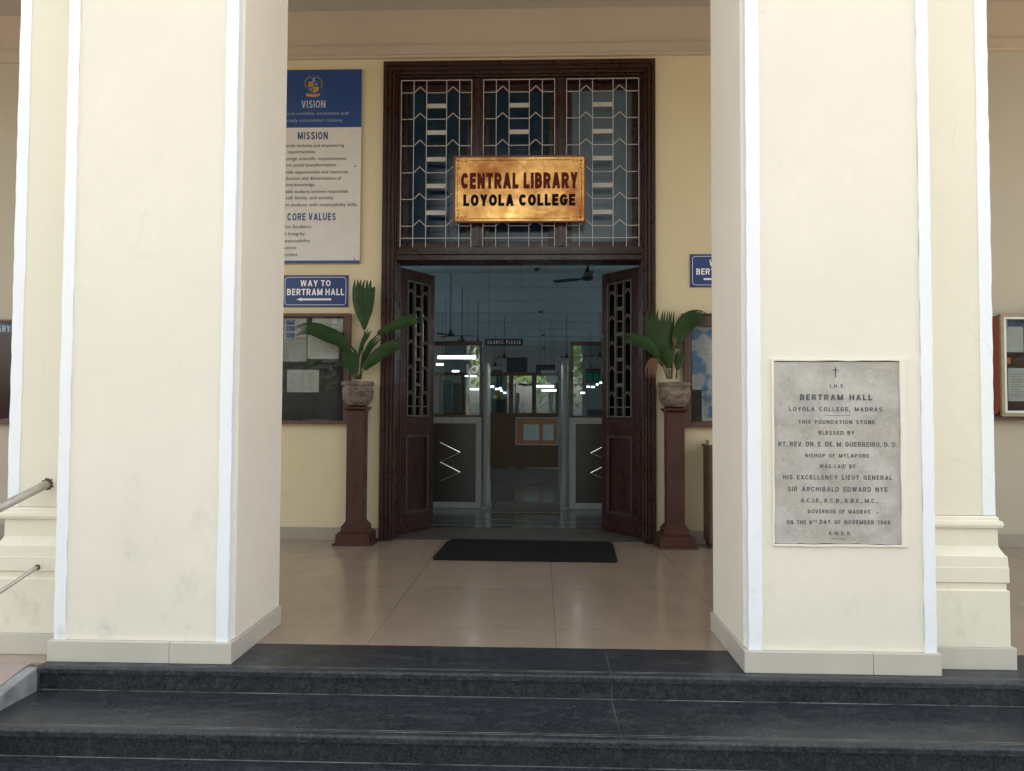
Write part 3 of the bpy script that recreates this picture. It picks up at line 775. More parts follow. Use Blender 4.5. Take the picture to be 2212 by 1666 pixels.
for (xa, xb, yt, yb_) in ((180, 700, 230, 1455), (788, 1313, 216, 1452), (1402, 1935, 206, 1447)):
    panes.append(rect(*ZA(xa, yt), *ZA(xb, yb_), GY))
gz0 = sum(p[2] for p in panes) / 3; gz1 = sum(p[3] for p in panes) / 3
mb = MB(); IZ1 = FZ1 - wt                 # transom carcass: mullions, rails
mb.box(IX0 + .0005, IX1 - .0005, WALL_Y + .02, WALL_Y + .25, gz1 - .004, IZ1 - .0005)
mb.build('top_rail', DOORWOOD_H, dw, bevel=.003); mb = MB()
mb.box(IX0 + .0005, IX1 - .0005, WALL_Y + .016, WALL_Y + .25, U(1106, 543.5, WALL_Y).z, gz0 + .004)
mb.box(IX0 + .0005, IX1 - .0005, WALL_Y - .012, WALL_Y + .25, U(1106, 549.5, WALL_Y).z, U(1106, 543.7, WALL_Y).z)
mb.box(IX0 + .0005, IX1 - .0005, WALL_Y + .010, WALL_Y + .31, ZOP, U(1106, 549.7, WALL_Y).z)
rails = mb.build('transom_rail', DOORWOOD_H, dw, bevel=.003)
mb = MB()
ms = [(IX0 + .0005, panes[0][0] + .006), (panes[0][1] - .006, panes[1][0] + .006), (panes[1][1] - .006, panes[2][0] + .006), (panes[2][1] - .006, IX1 - .0005)]
for k, (a, b) in enumerate(ms):
    mb.box(a, b, WALL_Y + .022, WALL_Y + .24, gz0 + .0045, gz1 - .0045)
    if k in (1, 2):
        c = (a + b) / 2
        mb.box(c - .022, c + .022, WALL_Y + .004, WALL_Y + .0215, gz0 + .005, gz1 - .005)
mb.build('mullion', DOORWOOD, dw, bevel=.003)
cols = [0, .179, .36, .644, .827, 1]; rows = [.075, .234, .395, .556, .715, .875]
for k, (x0, x1, z0, z1_) in enumerate(panes):
    z0, z1_ = gz0 + .0, gz1
    mb = MB(); fr = .055
    yb0 = WALL_Y + .10
    # inner sash further back
    for (a, b, c, d) in ((x0 + .0065, x0 + fr, z0 + .006, z1_ - .006), (x1 - fr, x1 - .0065, z0 + .006, z1_ - .006), (x0 + fr, x1 - fr, z0 + .006, z0 + .07), (x0 + fr, x1 - fr, z1_ - .07, z1_ - .006)):
        mb.box(a, b, yb0, yb0 + .06, c, d)
    tw = mb.build('transom_window', DOORWOOD, dw, bevel=.003)
    if k == 2: tw['label'] = 'transom window with pale grey glass'
    mb = MB(); mb.box(x0 + fr - .005, x1 - fr + .005, yb0 + .03, yb0 + .036, z0 + .065, z1_ - .065); mb.build('pane', PANE_T if k == 2 else PANE_B, tw)
    mb = MB(); nrm = (0, 1, 0); wd, dp = .0065, .010; Wd, Hd = x1 - x0, z1_ - z0
    P = lambda u, v: (x0 + Wd * u, GY, z1_ - Hd * v)
    for u in cols: mb.bar(P(u, 0), P(u, 1), wd, nrm, dp)
    mb.bar(P(0, 0), P(1, 0), wd, nrm, dp * .96)
    for v in rows:
        for a, b in ((0, 1), (2, 3), (4, 5)): mb.bar(P(cols[a], v), P(cols[b], v), wd, nrm, dp * .9)
        for a, b in ((1, 2), (3, 4)):
            m_ = (cols[a] + cols[b]) / 2; pk = v - .036
            mb.bar(P(cols[a], v), P(m_, pk), wd, nrm, dp * .8); mb.bar(P(m_, pk), P(cols[b], v), wd, nrm, dp * .84)
    mb.bar(P(0, .947), P(1, .947), wd, nrm, dp * .9)
    for v in [(rows[i] + rows[i + 1]) / 2 for i in range(5)]:
        mb.bar(P(cols[2] + .008, v), P(cols[3] - .008, v), Hd * .026, nrm, dp * .7)
    mb.build('grille', GRILLE, tw)

def leaf(H, Dv, nv, name='door_leaf', label=None):
    """one folding leaf: H hinge foot, Dv unit direction along its width, nv the face normal towards the porch"""
    Wd, z0, z1_, th = .564, .016, 2.745, .042
    H, Dv, nv = Vector(H), Vector(Dv).normalized(), Vector(nv).normalized(); up = Vector((0, 0, 1))
    def B(mb, u0, u1, v0, v1, w0, w1): mb.obox(H + Dv * (u0 + u1) / 2 + up * (v0 + v1) / 2 + nv * (w0 + w1) / 2, Dv * (u1 - u0) / 2, nv * (w1 - w0) / 2, up * (v1 - v0) / 2)
    s0, s1 = .095, Wd - .085
    mb = MB()
    B(mb, 0, s0, z0, z1_, -th, 0); B(mb, s1, Wd, z0, z1_, -th, 0)
    for a, b in ((z0, .20), (1.02, 1.20), (2.64, z1_)): B(mb, s0 + .0003, s1 - .0003, a, b, -th, -.001)
    lf = mb.build(name, DOORWOOD, dw, bevel=.003)
    if label: lf['label'] = label
    mb = MB(); B(mb, s0 + .0005, s1 - .0005, .2005, 1.0195, -th + .01, -.022)
    B(mb, s0 + .07, s1 - .07, .27, .95, -.0215, -.012)
    pn = mb.build('panel', DOORWOOD, lf, bevel=.006)
    mb = MB()
    for a, b, c, d in ((s0, s0 + .03, .2, 1.02), (s1 - .03, s1, .2, 1.02), (s0 + .0305, s1 - .0305, .2, .23), (s0 + .0305, s1 - .0305, .99, 1.02)): B(mb, a, b, c, d, -.0205, .008)
    mb.build('moulding', simple('worn_moulding', (.05, .03, .026), .3, .3, 15), lf, bevel=.004)
    mb = MB(); B(mb, s0 + .0005, s1 - .0005, 1.2005, 2.6395, -.034, -.030); mb.build('pane', GLASS_D, lf)
    mb = MB(); wd, dp = .012, .03
    g0, g1, h0, h1 = s0 + .01, s1 - .01, 1.21, 2.63
    P = lambda u, v: H + Dv * (g0 + (g1 - g0) * u) + up * (h1 - (h1 - h0) * v) - nv * .008
    cs = [0, .30, .36, .64, .70, 1]
    for u in (0.0, .32, .66, 1): mb.bar(P(u, 0), P(u, 1), wd * 1.5, nv, dp)
    for v in (0.005, .995): mb.bar(P(0, v), P(1, v), wd * 1.3, nv, dp * .9)
    for i in range(5):
        v = .105 + i * .188
        mb.bar(P(.32, v), P(.66, v), wd, nv, dp * .8)
        for a, b in ((0, .32), (.66, 1)):
            m_ = (a + b) / 2; mb.bar(P(a, v), P(m_, v - .045), wd, nv, dp * .7); mb.bar(P(m_, v - .045), P(b, v), wd, nv, dp * .74)
        if i < 4: mb.bar(P(.34, v + .094), P(.64, v + .094), .035, nv, dp * .6)
    mb.bar(P(0, .925), P(1, .925), wd, nv, dp * .78)
    mb.build('grille', GRILLE_D, lf)
    return lf
GLASS_D = glass('door_glass', (.55, .52, .48))
for (H, E_, sgn) in (((-1.424, 4.036), (-1.146, 4.527), 1), ((1.001, 4.017), (.681, 4.451), -1)):
    d = Vector((E_[0] - H[0], E_[1] - H[1], 0)).normalized()
    n = Vector((d.y, -d.x, 0)) * sgn
    leaf((H[0], H[1], 0), d, n)
    leaf(Vector((H[0], H[1], 0)) - n * .062 + d * .01, d, n)

# ---- brass sign on the transom
BY = WALL_Y - .075
sg = thing('library_sign', 'framed brass sign with brown and black lettering hung across the transom', 'sign', U(1122, 480, BY))
ZB = lambda x, y: (975.9 + x / 7.286, 325.3 + y / 7.286)
a0, a1, c0, c1 = rect(*ZB(22, 76), *ZB(2115, 1134), BY); b0, b1, d0, d1 = rect(*ZB(56, 102), *ZB(2084, 1108), BY)
mb = MB()
mb.box(a0, a1, BY - .006, BY + .03, c0, d0); mb.box(a0, a1, BY - .006, BY + .03, d1, c1); mb.box(a0, b0, BY - .006, BY + .03, d0 + .0002, d1 - .0002); mb.box(b1, a1, BY - .006, BY + .03, d0 + .0002, d1 - .0002)
mb.build('frame', wood('sign_frame_wood', (.12, .040, .026), .35, 0), sg, bevel=.004)
mb = MB(); mb.box(b0 + .0003, b1 - .0003, BY + .002, BY + .02, d0 + .0003, d1 - .0003); mb.build('plate', BRASS, sg)
for k_ in (1, 2):
    pass
def stext2(mb, s, xa, xb, ya, yb, Zf, Y, bold, shear=0):
    p, q = U(*Zf(xa, yb), Y), U(*Zf(xb, yb), Y); top = U(*Zf((xa + xb) / 2, ya), Y).z; zb = (p.z + q.z) / 2
    text(mb, s, p.x, q.x, zb, top - zb, Y, bold, shear)
mb = MB(); stext2(mb, 'CENTRAL LIBRARY', 145, 1985, 347, 600, ZB, BY + .0012, .265)
def bl(xa, ya, xb, yb):
    a, b, c, d = rect(*ZB(xa, ya), *ZB(xb, yb), BY); mb.box(a, b, BY + .0006, BY + .0018, c, d)
bl(265, 146, 1870, 154); bl(258, 1066, 1862, 1074); bl(81, 330, 89, 900); bl(2041, 315, 2049, 888)
def scroll(cx, cy_, r0, turns, sx, sy, flip):
    pts = []
    for i in range(19):
        t_ = i / 18; r_ = r0 * (1 - .8 * t_); a = t_ * turns * 2 * math.pi
        x, y = r_ * math.cos(a), r_ * math.sin(a)
        if flip: x, y = y, x
        pts.append(U(*ZB(cx + sx * x, cy_ + sy * y), BY + .0013))
    for i in range(18): mb.bar(pts[i], pts[i + 1], .0028, (0, 1, 0), .0011 + .00003 * (i % 3))
for (cx, cy_, sx, sy) in ((100, 165, 1, 1), (2035, 155, -1, 1), (97, 1055, 1, -1), (2027, 1050, -1, -1)):
    a, b, c, d = rect(*ZB(cx - 14, cy_ - 14), *ZB(cx + 14, cy_ + 14), BY); mb.box(a, b, BY + .0005, BY + .0016, c, d)
    scroll(cx + sx * 55, cy_ + sy * 2, 20, 1.3, sx, sy, False); scroll(cx + sx * 120, cy_ + sy * 2, 24, 1.4, -sx, sy, False)
    scroll(cx + sx * 2, cy_ + sy * 55, 20, 1.3, sx, sy, True); scroll(cx + sx * 2, cy_ + sy * 115, 24, 1.4, sx, -sy, True)
mb.build('lettering', BROWN_INK, sg)
mb = MB(); stext2(mb, 'LOYOLA COLLEGE', 180, 1945, 687, 872, ZB, BY + .0012, .265); mb.build('lettering', BLACK_INK, sg)

# ================================================================ BOARDS AND SIGNS ON THE PORCH WALL
# vision board
VY = WALL_Y - .028
ZV = lambda x, y: (585.5 + x / 3.416, 108.4 + y / 3.416)
ZE = lambda x, y: (585.5 + x / 9.6, 130.1 + y / 9.6)
vb = thing('mission_board', 'tall white board with a blue crested heading and dark text behind the left pillar', 'notice board', U(677, 569, VY))
x0, x1, z0, z1_ = rect(*ZV(-41, 143), *ZV(665, 1575), VY); zb = U(*ZV(312, 572), VY).z; zs = U(*ZV(312, 1553), VY).z
mb = MB(); mb.box(x0, x1, VY, WALL_Y - .002, z0, z1_); mb.build('board', simple('board_edge', (.40, .33, .27), .5), vb, bevel=.006)
mb = MB(); mb.box(x0 + .003, x1 - .003, VY - .0015, VY - .0002, zs, zb); mb.build('white_face', BOARD_W, vb)
mb = MB(); mb.box(x0 + .003, x1 - .003, VY - .0017, VY - .0002, zb + .0002, z1_ - .003); mb.build('blue_header', BLUE_V, vb)
mb = MB(); mb.box(x0 + .003, x1 - .003, VY - .0017, VY - .0002, z0 + .003, zs - .0002); mb.build('blue_footer', BLUE_V, vb)
TY = VY - .0026
mb = MB(); stext2(mb, 'VISION', 225, 400, 372, 426, ZV, TY, .17); vision_mb = mb
mb.build('heading', TXT_G, vb)
mb = MB()
stext2(mb, 'To form credible, innovative and', 40, 568, 455, 478, ZV, TY, 0, .18); stext2(mb, 'socially committed citizens.', 80, 531, 506, 529, ZV, TY, 0, .18)
mb.build('lettering', simple('motto_text', (.30, .34, .44), .5), vb)
mb = MB(); stext2(mb, 'MISSION', 197, 418, 604, 659, ZV, TY, .20); mb.build('heading', TXT_B, vb)
mb = MB(); stext2(mb, 'CORE VALUES', 120, 477, 1203, 1257, ZV, TY, .20); mb.build('heading', TXT_B, vb)
mb = MB()
for s, xr, yb_ in (('To provide inclusive and empowering', 540, 716), ('learning opportunities.', 332, 762), ('To encourage scientific inquisitiveness', 556, 813), ('and positive social transformation.', 486, 860),
                   ('To provide opportunities and resources', 567, 911), ('for production and dissemination of', 518, 958), ('innovative knowledge.', 326, 1005), ('To enable students become responsible', 568, 1055),
                   ('towards self, family, and society.', 465, 1102), ('To nurture students with employability skills.', 639, 1153), ('Academic Excellence', 297, 1315), ('Personal Integrity', 250, 1367), ('Social Responsibility', 288, 1419), ('Social Justice', 186, 1470), ('Spiritual Quotient', 194, 1521)):
    stext2(mb, s, xr - 14.6 * len(s), xr, yb_ - 25, yb_, ZV, TY, .006)
mb.build('lettering', TXT_K, vb)
mb = MB()
for x, y in ((628, 172), (620, 857), (615, 1543)):
    p = U(*ZV(x, y), VY - .002); mb.lathe(0, 0, [(.0085, 0), (.006, .004)], 10); 
    for i in range(len(mb.v) - 20, len(mb.v)): a = mb.v[i]; mb.v[i] = (p.x + a[0], p.y - a[2], p.z + a[1])
mb.build('screw', simple('rusty_screw', (.14, .09, .06), .6, .3, 90), vb)
def epoly(mb, pts, Y=TY): poly(mb, [(U(*ZE(x, y), Y).x, U(*ZE(x, y), Y).z) for x, y in pts], Y, .0006)
mb = MB(); epoly(mb, [(775, 445), (775, 555), (873, 555), (873, 445)]); epoly(mb, [(878, 560), (878, 690), (935, 668), (975, 632), (990, 590), (988, 560)])
epoly(mb, [(725, 690), (735, 748), (880, 768), (1005, 745), (1020, 690), (880, 712)]); epoly(mb, [(905, 520), (905, 495), (930, 488), (955, 495), (955, 520)]); epoly(mb, [(800, 625), (800, 600), (825, 590), (850, 600), (850, 625)])
crest = mb.build('crest', GOLD, vb)
mb = MB(); epoly(mb, [(879, 432), (879, 556), (1000, 556), (1000, 438)], TY + .0004); epoly(mb, [(760, 560), (765, 640), (800, 680), (872, 690), (872, 560)], TY + .0004); mb.build('crest_quarter', CREST_B, crest)
mb = MB()
for sgn in (-1, 1):
    for i in range(12):
        t_ = i / 11; a = R(250 - 150 * t_) if False else t_
        cx = 880 + sgn * (35 + 140 * math.sin(math.pi * .62 * t_ + .1) ); cy_ = 365 + 210 * t_ ** 1.6 - 20 * math.sin(math.pi * t_)
        for q in (-1, 1): epoly(mb, [(cx, cy_ + 12), (cx + q * 17, cy_ - 2), (cx + q * 10, cy_ - 22), (cx - q * 2, cy_ - 8)], TY + .0001 * q)
mb.build('crest_wreath', GOLD_D, crest)
mb = MB(); epoly(mb, [(885 + 24 * math.cos(t), 385 + 24 * math.sin(t)) for t in [-2 * math.pi * k / 12 for k in range(12)]]); epoly(mb, [(848, 440), (870, 415), (900, 415), (922, 440)][::-1], TY)
for cx in (780, 885, 985): epoly(mb, [(cx - 9, 315), (cx, 328), (cx + 9, 315), (cx, 302)][::1], TY)
mb.build('crest_orb', simple('crest_pale', (.30, .36, .44), .5), crest)
mb = MB()
for cx, cy_ in ((820, 498), (915, 615)): epoly(mb, [(cx - 6, cy_ + 30), (cx + 6, cy_ + 30), (cx + 8, cy_ - 20), (cx, cy_ - 34), (cx - 8, cy_ - 20)], TY - .0008)
mb.build('crest_charge', TXT_K, crest)

def hall_sign(label, xc, x0, x1, y0, y1, lines, arrow, yarrow, bx0):
    """blue direction sign: x0..x1,y0..y1 in the photo view; lines (text,xa,xb,ya,yb)"""
    Y = WALL_Y - .012
    a, b, c, d = rect(x0, y0, x1, y1, Y)
    t_ = thing('direction_sign', label, 'sign', ((a + b) / 2, Y, c), 'blue direction signs beside the doorway')
    mb = MB(); mb.box(a, b, Y, WALL_Y - .001, c, d); mb.build('plate', BLUE, t_, bevel=.0015)
    mb = MB(); ins = .022; r_ = .03; wv = .0042
    x_0, x_1, z_0, z_1 = a + ins, b - ins, c + ins, d - ins
    pts = []
    for cx, cz, a0_ in ((x_1 - r_, z_1 - r_, 0), (x_0 + r_, z_1 - r_, 90), (x_0 + r_, z_0 + r_, 180), (x_1 - r_, z_0 + r_, 270)):
        for k in range(6): an = R(a0_ + 90 * k / 5); pts.append((cx + r_ * math.cos(an), Y - .0009, cz + r_ * math.sin(an)))
    for i in range(len(pts)): mb.bar(pts[i], pts[(i + 1) % len(pts)], wv, (0, 1, 0), .001 + .0001 * (i % 2))
    mb.build('border', TXT_W, t_)
    mb = MB()
    for s, xa, xb, ya, yb_ in lines:
        p, q = U(xa, yb_, Y), U(xb, yb_, Y); top = U((xa + xb) / 2, ya, Y).z; zz = (p.z + q.z) / 2
        text(mb, s, p.x, q.x, zz, top - zz, Y - .0012, .19)
    mb.build('lettering', TXT_W, t_); mb = MB()
    xa, xb = arrow; p, q = U(xa, yarrow, Y), U(xb, yarrow, Y); hw = .016; hl = .058; bw = .009; s_ = 1 if q.x > p.x else -1
    hd = p.x; tl = q.x; dr = 1 if tl > hd else -1; zc = p.z
    o_ = [(hd, zc), (hd + dr * hl, zc + hw * 1.15), (hd + dr * hl, zc + bw), (tl, zc + bw), (tl, zc - bw), (hd + dr * hl, zc - bw), (hd + dr * hl, zc - hw * 1.15)]
    poly(mb, o_ if dr < 0 else o_[::-1], Y - .0004, .001)
    mb.build('arrow', TXT_W, t_)
hall_sign('blue sign with white arrow pointing left above the dark notice board', 681, 611, 752, 594.5, 663.5,
          [('WAY TO', 649, 714, 605.5, 618.5), ('BERTRAM HALL', 620, 743.5, 624, 638)], (640, 715.5), 647, 616)
hall_sign('blue sign half hidden by the right pillar above the board of blue sheets', 1562, 1491, 1632, 549, 620.5,
          [('WAY TO', 1532, 1597, 561, 574.5), ('BERTRAM HALL', 1504, 1627, 580, 593.5)], (1603, 1520), 603, 1497)

# ---- notice boards
def framed_board(name, label, x0, x1, y0, y1, fw_, dep, backing, wood_, ledge=None, glass_=True):
    Yf = WALL_Y - dep
    a, b, c, d = rect(x0, y0, x1, y1, Yf)
    t_ = thing(name, label, 'notice board', ((a + b) / 2, WALL_Y, c))
    mb = MB()
    mb.box(a, b, Yf, WALL_Y - .0006, d - fw_[0], d); mb.box(a, b, Yf, WALL_Y - .0006, c, c + fw_[1])
    mb.box(a, a + fw_[2], Yf + .0005, WALL_Y - .0006, c + fw_[1] + .0002, d - fw_[0] - .0002); mb.box(b - fw_[2], b, Yf + .0005, WALL_Y - .0006, c + fw_[1] + .0002, d - fw_[0] - .0002)
    if ledge: mb.box(a - .018, b + .018, Yf - .02, WALL_Y - .0007, d + .0003, d + .016)
    mb.build('frame', wood_, t_, bevel=.003)
    mb = MB(); mb.box(a + fw_[2] * .9, b - fw_[2] * .9, WALL_Y - .016, WALL_Y - .0008, c + fw_[1] * .9, d - fw_[0] * .9); mb.build('backing', backing, t_)
    if glass_:
        mb = MB(); mb.box(a + fw_[2] + .0006, b - fw_[2] - .0006, Yf + .012, Yf + .015, c + fw_[1] + .0006, d - fw_[0] - .0006); mb.build('glass', GLASS, t_)
    return t_, Yf
PY = WALL_Y - .0165
def note(label, x0, x1, y0, y1, m, lines=(), group=None, pins=True, cat='notice', extra=None, ncol=1, Y=PY):
    a, b, c, d = rect(x0, y0, x1, y1, Y)
    o = thing('notice_paper', label, cat, ((a + b) / 2, Y, c), group)
    mb = MB(); sheet(mb, a, b, c, d, Y, .0012); mb.build('sheet', m, o)
    mb = MB()
    for k in range(lines if isinstance(lines, int) else 0):          # rows of small print too fine to read
        z = d - (d - c) * (.2 + .68 * k / max(1, lines - 1))
        for cl in range(ncol):
            xa = a + (b - a) * (.10 + .82 * cl / ncol); xb = xa + (b - a) * (.72 / ncol) * random.uniform(.55, 1)
            mb.box(xa, xb, Y - .0019, Y - .0013, z, z + (d - c) * .018)
    if extra: extra(mb, a, b, c, d, Y - .0018)
    if mb.v: mb.build('print', INK, o)
    if pins:
        mb = MB()
        for px, pz in ((a + .012, d - .012), (b - .012, d - .012), (a + .012, c + .012), (b - .012, c + .012)): mb.obox((px, Y - .004, pz), (.004, 0, 0), (0, .003, 0), (0, 0, .004))
        mb.build('pin', simple('pin', (.12, .11, .10), .4), o)
    return o
nb, nbY = framed_board('notice_board', 'glazed dark notice board with white papers left of the potted plant', 540, 755.4, 677, 916, (.034, .034, .06), .065, BOARD_BACK, BOARDWOOD)
GN = 'papers pinned in the dark notice board'
ZN = lambda x, y: (585.5 + x / 6.403, 672.3 + y / 6.403)
def nn(label, xa, ya, xb, yb_, m, lines, **kw):
    p, q = ZN(xa, ya), ZN(xb, yb_); return note(label, p[0], q[0], p[1], q[1], m, lines, GN, **kw)
def cctv(mb, a, b, c, d, Y):
    text(mb, 'CCTV Cameras', a + (b - a) * .2, a + (b - a) * .80, c + (d - c) * .48, (d - c) * .17, Y, .02); text(mb, 'in the Library', a + (b - a) * .22, a + (b - a) * .84, c + (d - c) * .16, (d - c) * .17, Y, .02)
nn('white paper about cameras in the top right corner of the dark board', 570, 100, 1000, 292, PAPER, 0, extra=cctv)
nn('white printed page under the cameras paper in the dark board', 505, 330, 944, 660, PAPER, 8, ncol=2)
nn('grey photocopied page beside the left pillar edge in the dark board', 60, 392, 490, 695, PAPER_G, 9, ncol=2)
nn('small landscape list pinned alone on the dark lower half of the board', 221, 812, 662, 1122, PAPER, 9, ncol=3)
def chart(mb, a, b, c, d, Y): pass
po = nn('poster with blue blocks in the top left of the dark board', 60, 96, 490, 386, PAPER_S, 0, pins=False)
a, b, c, d = rect(*ZN(60, 96), *ZN(490, 386), PY)
mb = MB()
for r_ in range(3):
    for k, (u, v) in enumerate(((.05, .28), (.36, .62))): mb.box(a + (b - a) * u, a + (b - a) * v, PY - .002, PY - .0013, d - (d - c) * (.08 + .31 * r_ + .24), d - (d - c) * (.08 + .31 * r_))
mb.build('blue_blocks', simple('poster_blue', (.07, .13, .26), .6), po)
mb = MB(); mb.box(a + (b - a) * .66, a + (b - a) * .98, PY - .002, PY - .0013, c + .004, c + .02); mb.build('orange_band', simple('poster_orange', (.40, .19, .06), .6), po)

rb, rbY = framed_board('notice_board', 'brown framed notice board with blue printed sheets half hidden by the right pillar', 1478, 1680, 681, 924, (.105, .055, .067), .065, BOARD_BACK, BOARDWOOD, ledge=True)
def bluepaper(name):
    m, t, b_ = newmat(name); co_ = coords(t)
    f = noise(t, co_, 5.0, 2, .4, (1.4, 1, 1.4))
    c_ = mix(t, ramp(t, f, .46, .56), (.50, .53, .55), (.07, .24, .48))
    t.links.new(c_, b_.inputs['Base Color']); b_.inputs['Roughness'].default_value = .5; return m
BP_M = bluepaper('blue_white_sheet')
GB = 'blue sheets in the right notice board'
ZR = lambda x, y: (1436.7 + x / 5.91, 672.3 + y / 5.91)
for lab, xa, ya, xb, yb_ in (('blue and white sheet at the top left of the right board', 340, 195, 602, 604), ('blue and white sheet at middle height in the right board', 345, 606, 602, 1004),
                             ('upper blue sheet cut off by the right pillar edge', 606, 195, 868, 604), ('middle blue sheet cut off by the right pillar edge', 606, 608, 868, 1004), ('blue and white sheet lowest in the right board', 470, 1010, 732, 1406)):
    p, q = ZR(xa, ya), ZR(xb, yb_)
    def emb(mb, a, b, c, d, Y): mb.box(a + .02, a + .045, Y, Y + .0004, d - .06, d - .03)
    note(lab, p[0], q[0], p[1], q[1], BP_M, 13, GB, pins=False, extra=emb)

# board behind the left pilaster: dark glass case with a blue header
lb, lbY = framed_board('notice_board', 'dark glass fronted board with a blue library heading at the far left edge', -190, 62, 690.5, 916, (.024, .05, .03), .06, MAROON, BOARDWOOD)
a, b, c, d = rect(-186, 699, 58, 719.5, PY)
hd = thing('board_heading', 'blue strip with white library heading at top of the far left board', 'heading strip', ((a + b) / 2, PY, c))
mb = MB(); mb.box(a + .03, b - .03, PY - .003, PY, c, d); mb.build('strip', BLUE_V, hd)
mb = MB(); p, q = U(-25, 717, PY), U(22.5, 718, PY); text(mb, 'LIBRARY', p.x - .05, q.x, p.z, U(0, 704, PY).z - p.z, PY - .0042, .03); mb.build('lettering', simple('pale_green_letter', (.55, .68, .66), .5), hd)

# case at the far right with an orange side
ZC = lambda x, y: (2114.4 + x / 5.687, 639.7 + y / 5.687)
CY = WALL_Y - .17
cs_ = thing('display_case', 'wall mounted display case with orange red side and olive frame at the right edge', 'display case', U(2200, 900, WALL_Y))
a, b, c, d = rect(*ZC(276, 212), *ZC(1526, 1482), CY)
OLIVE = simple('olive_frame', (.26, .22, .14), .5, .15, 20)
mb = MB(); f_ = .032
mb.box(a, b, CY, CY + .03, c, c + f_); mb.box(a, b, CY, CY + .03, d - f_, d); mb.box(a, a + f_, CY, CY + .03, c + f_ + .0002, d - f_ - .0002); mb.box(b - f_, b, CY, CY + .03, c + f_ + .0002, d - f_ - .0002)
mb.build('frame', OLIVE, cs_, bevel=.003)
mb = MB(); i0 = f_ + .0003; i1 = f_ + .022
mb.box(a + i0, b - i0, CY + .004, CY + .026, c + i0, c + i1); mb.box(a + i0, b - i0, CY + .004, CY + .026, d - i1, d - i0); mb.box(a + i0, a + i1, CY + .0045, CY + .026, c + i1 + .0002, d - i1 - .0002); mb.box(b - i1, b - i0, CY + .0045, CY + .026, c + i1 + .0002, d - i1 - .0002)
mb.build('inner_frame', simple('pale_inner_frame', (.62, .62, .58), .5, .1), cs_, bevel=.002)
mb = MB()
mb.rings([[(x, CY + .0305, d - .004), (x, CY + .0305, c + .12), (x, CY + .05, c + .06), (x, CY + .09, c + .025), (x, WALL_Y - .0006, c + .004), (x, WALL_Y - .0006, d - .035)] for x in (a + .002, a + .016)])
ORANGE = simple('orange_red_paint', (.32, .075, .035), .5, .12, 8); mb.build('side_panel', ORANGE, cs_); mb = MB()
mb.rings([[(x, CY + .0305, d - .004), (x, CY + .0305, c + .12), (x, CY + .05, c + .06), (x, CY + .09, c + .025), (x, WALL_Y - .0006, c + .004), (x, WALL_Y - .0006, d - .035)] for x in (b - .016, b - .002)])
mb.build('side_panel', ORANGE, cs_)
mb = MB(); mb.box(a + .0165, b - .0165, WALL_Y - .02, WALL_Y - .0007, c + .01, d - .01); mb.box(a + .0165, b - .0165, CY + .031, WALL_Y - .021, d - .03, d - .012); mb.build('backing', MAROON, cs_)
mb = MB(); mb.box(a - .03, b + .03, WALL_Y - .10, WALL_Y - .0008, c - .035, c - .002); mb.build('ledge', BOARDWOOD, cs_, bevel=.003)
mb = MB(); mb.box(a + i1, b - i1, CY + .012, CY + .015, c + i1 + .0005, d - i1 - .0005); mb.build('glass', GLASS, cs_)
CPY = WALL_Y - .0205
GC = 'papers in the far right display case'
def cn(lab, xa, ya, xb, yb_, m, ln, **kw):
    p, q = ZC(xa, ya), ZC(xb, yb_); return note(lab, p[0], q[0], p[1], q[1], m, ln, GC, Y=CPY, **kw)
cn('pale grey sheet under the blue strip in the far right case', 270, 265, 545, 690, PAPER_S, 0)
o = cn('plain blue strip across the top of the far right case', 350, 258, 760, 376, BLUE_V, 0, pins=False)
for q_ in [o] + list(o.children): q_.location.y -= .004 if q_ is o else 0
cn('small orange card on maroon backing in the far right case', 350, 757, 392, 832, simple('orange_card', (.5, .17, .06), .6), 0, pins=False)
cn('printed grey page low in the far right case', 360, 885, 640, 1292, PAPER_S, 10)
cn('white strip sheet at the cut edge of the far right case', 560, 380, 760, 710, PAPER, 4)

# wooden cabinet standing against the wall right of the stand
KY = WALL_Y - .30
a, b, c, d = rect(1533, 962, 1700, 1175, KY); c = 0.0
kb = thing('wooden_cabinet', 'brown wooden cabinet mostly hidden behind the right pillar', 'cabinet', ((a + b) / 2, WALL_Y - .2, 0))
mb = MB(); mb.box(a, b, KY, WALL_Y - .02, .05, d - .02); mb.build('body', BOARDWOOD, kb, bevel=.004)
mb = MB(); mb.box(a - .012, b + .012, KY - .015, WALL_Y - .015, d - .0195, d); mb.build('top', BOARDWOOD, kb, bevel=.004)
mb = MB(); mb.box(a + .05, (a + b) / 2 - .01, KY - .014, KY - .0005, .12, d - .08); mb.build('door', REDWOOD, kb, bevel=.004)
mb = MB(); mb.box((a + b) / 2 + .01, b - .05, KY - .014, KY - .0005, .12, d - .08); mb.build('door', REDWOOD, kb, bevel=.004)
mb = MB(); mb.box(a + .02, b - .02, KY + .03, WALL_Y - .03, 0, .0495); mb.build('foot', BOARDWOOD, kb)
bx = thing('cardboard_tray', 'small pale cardboard tray lying on the brown cabinet', 'tray', (a + .12, WALL_Y - .15, d))
mb = MB()
for xx0, xx1, yy0, yy1, zz0, zz1 in ((a + .01, a + .25, WALL_Y - .25, WALL_Y - .08, d + .0005, d + .006), (a + .01, a + .016, WALL_Y - .25, WALL_Y - .08, d + .0062, d + .045), (a + .244, a + .25, WALL_Y - .25, WALL_Y - .08, d + .0062, d + .045), (a + .0165, a + .2435, WALL_Y - .25, WALL_Y - .244, d + .0062, d + .045), (a + .0165, a + .2435, WALL_Y - .086, WALL_Y - .08, d + .0062, d + .045)): mb.box(xx0, xx1, yy0, yy1, zz0, zz1)
mb.build('tray_body', simple('pale_card', (.55, .46, .33), .8), bx)

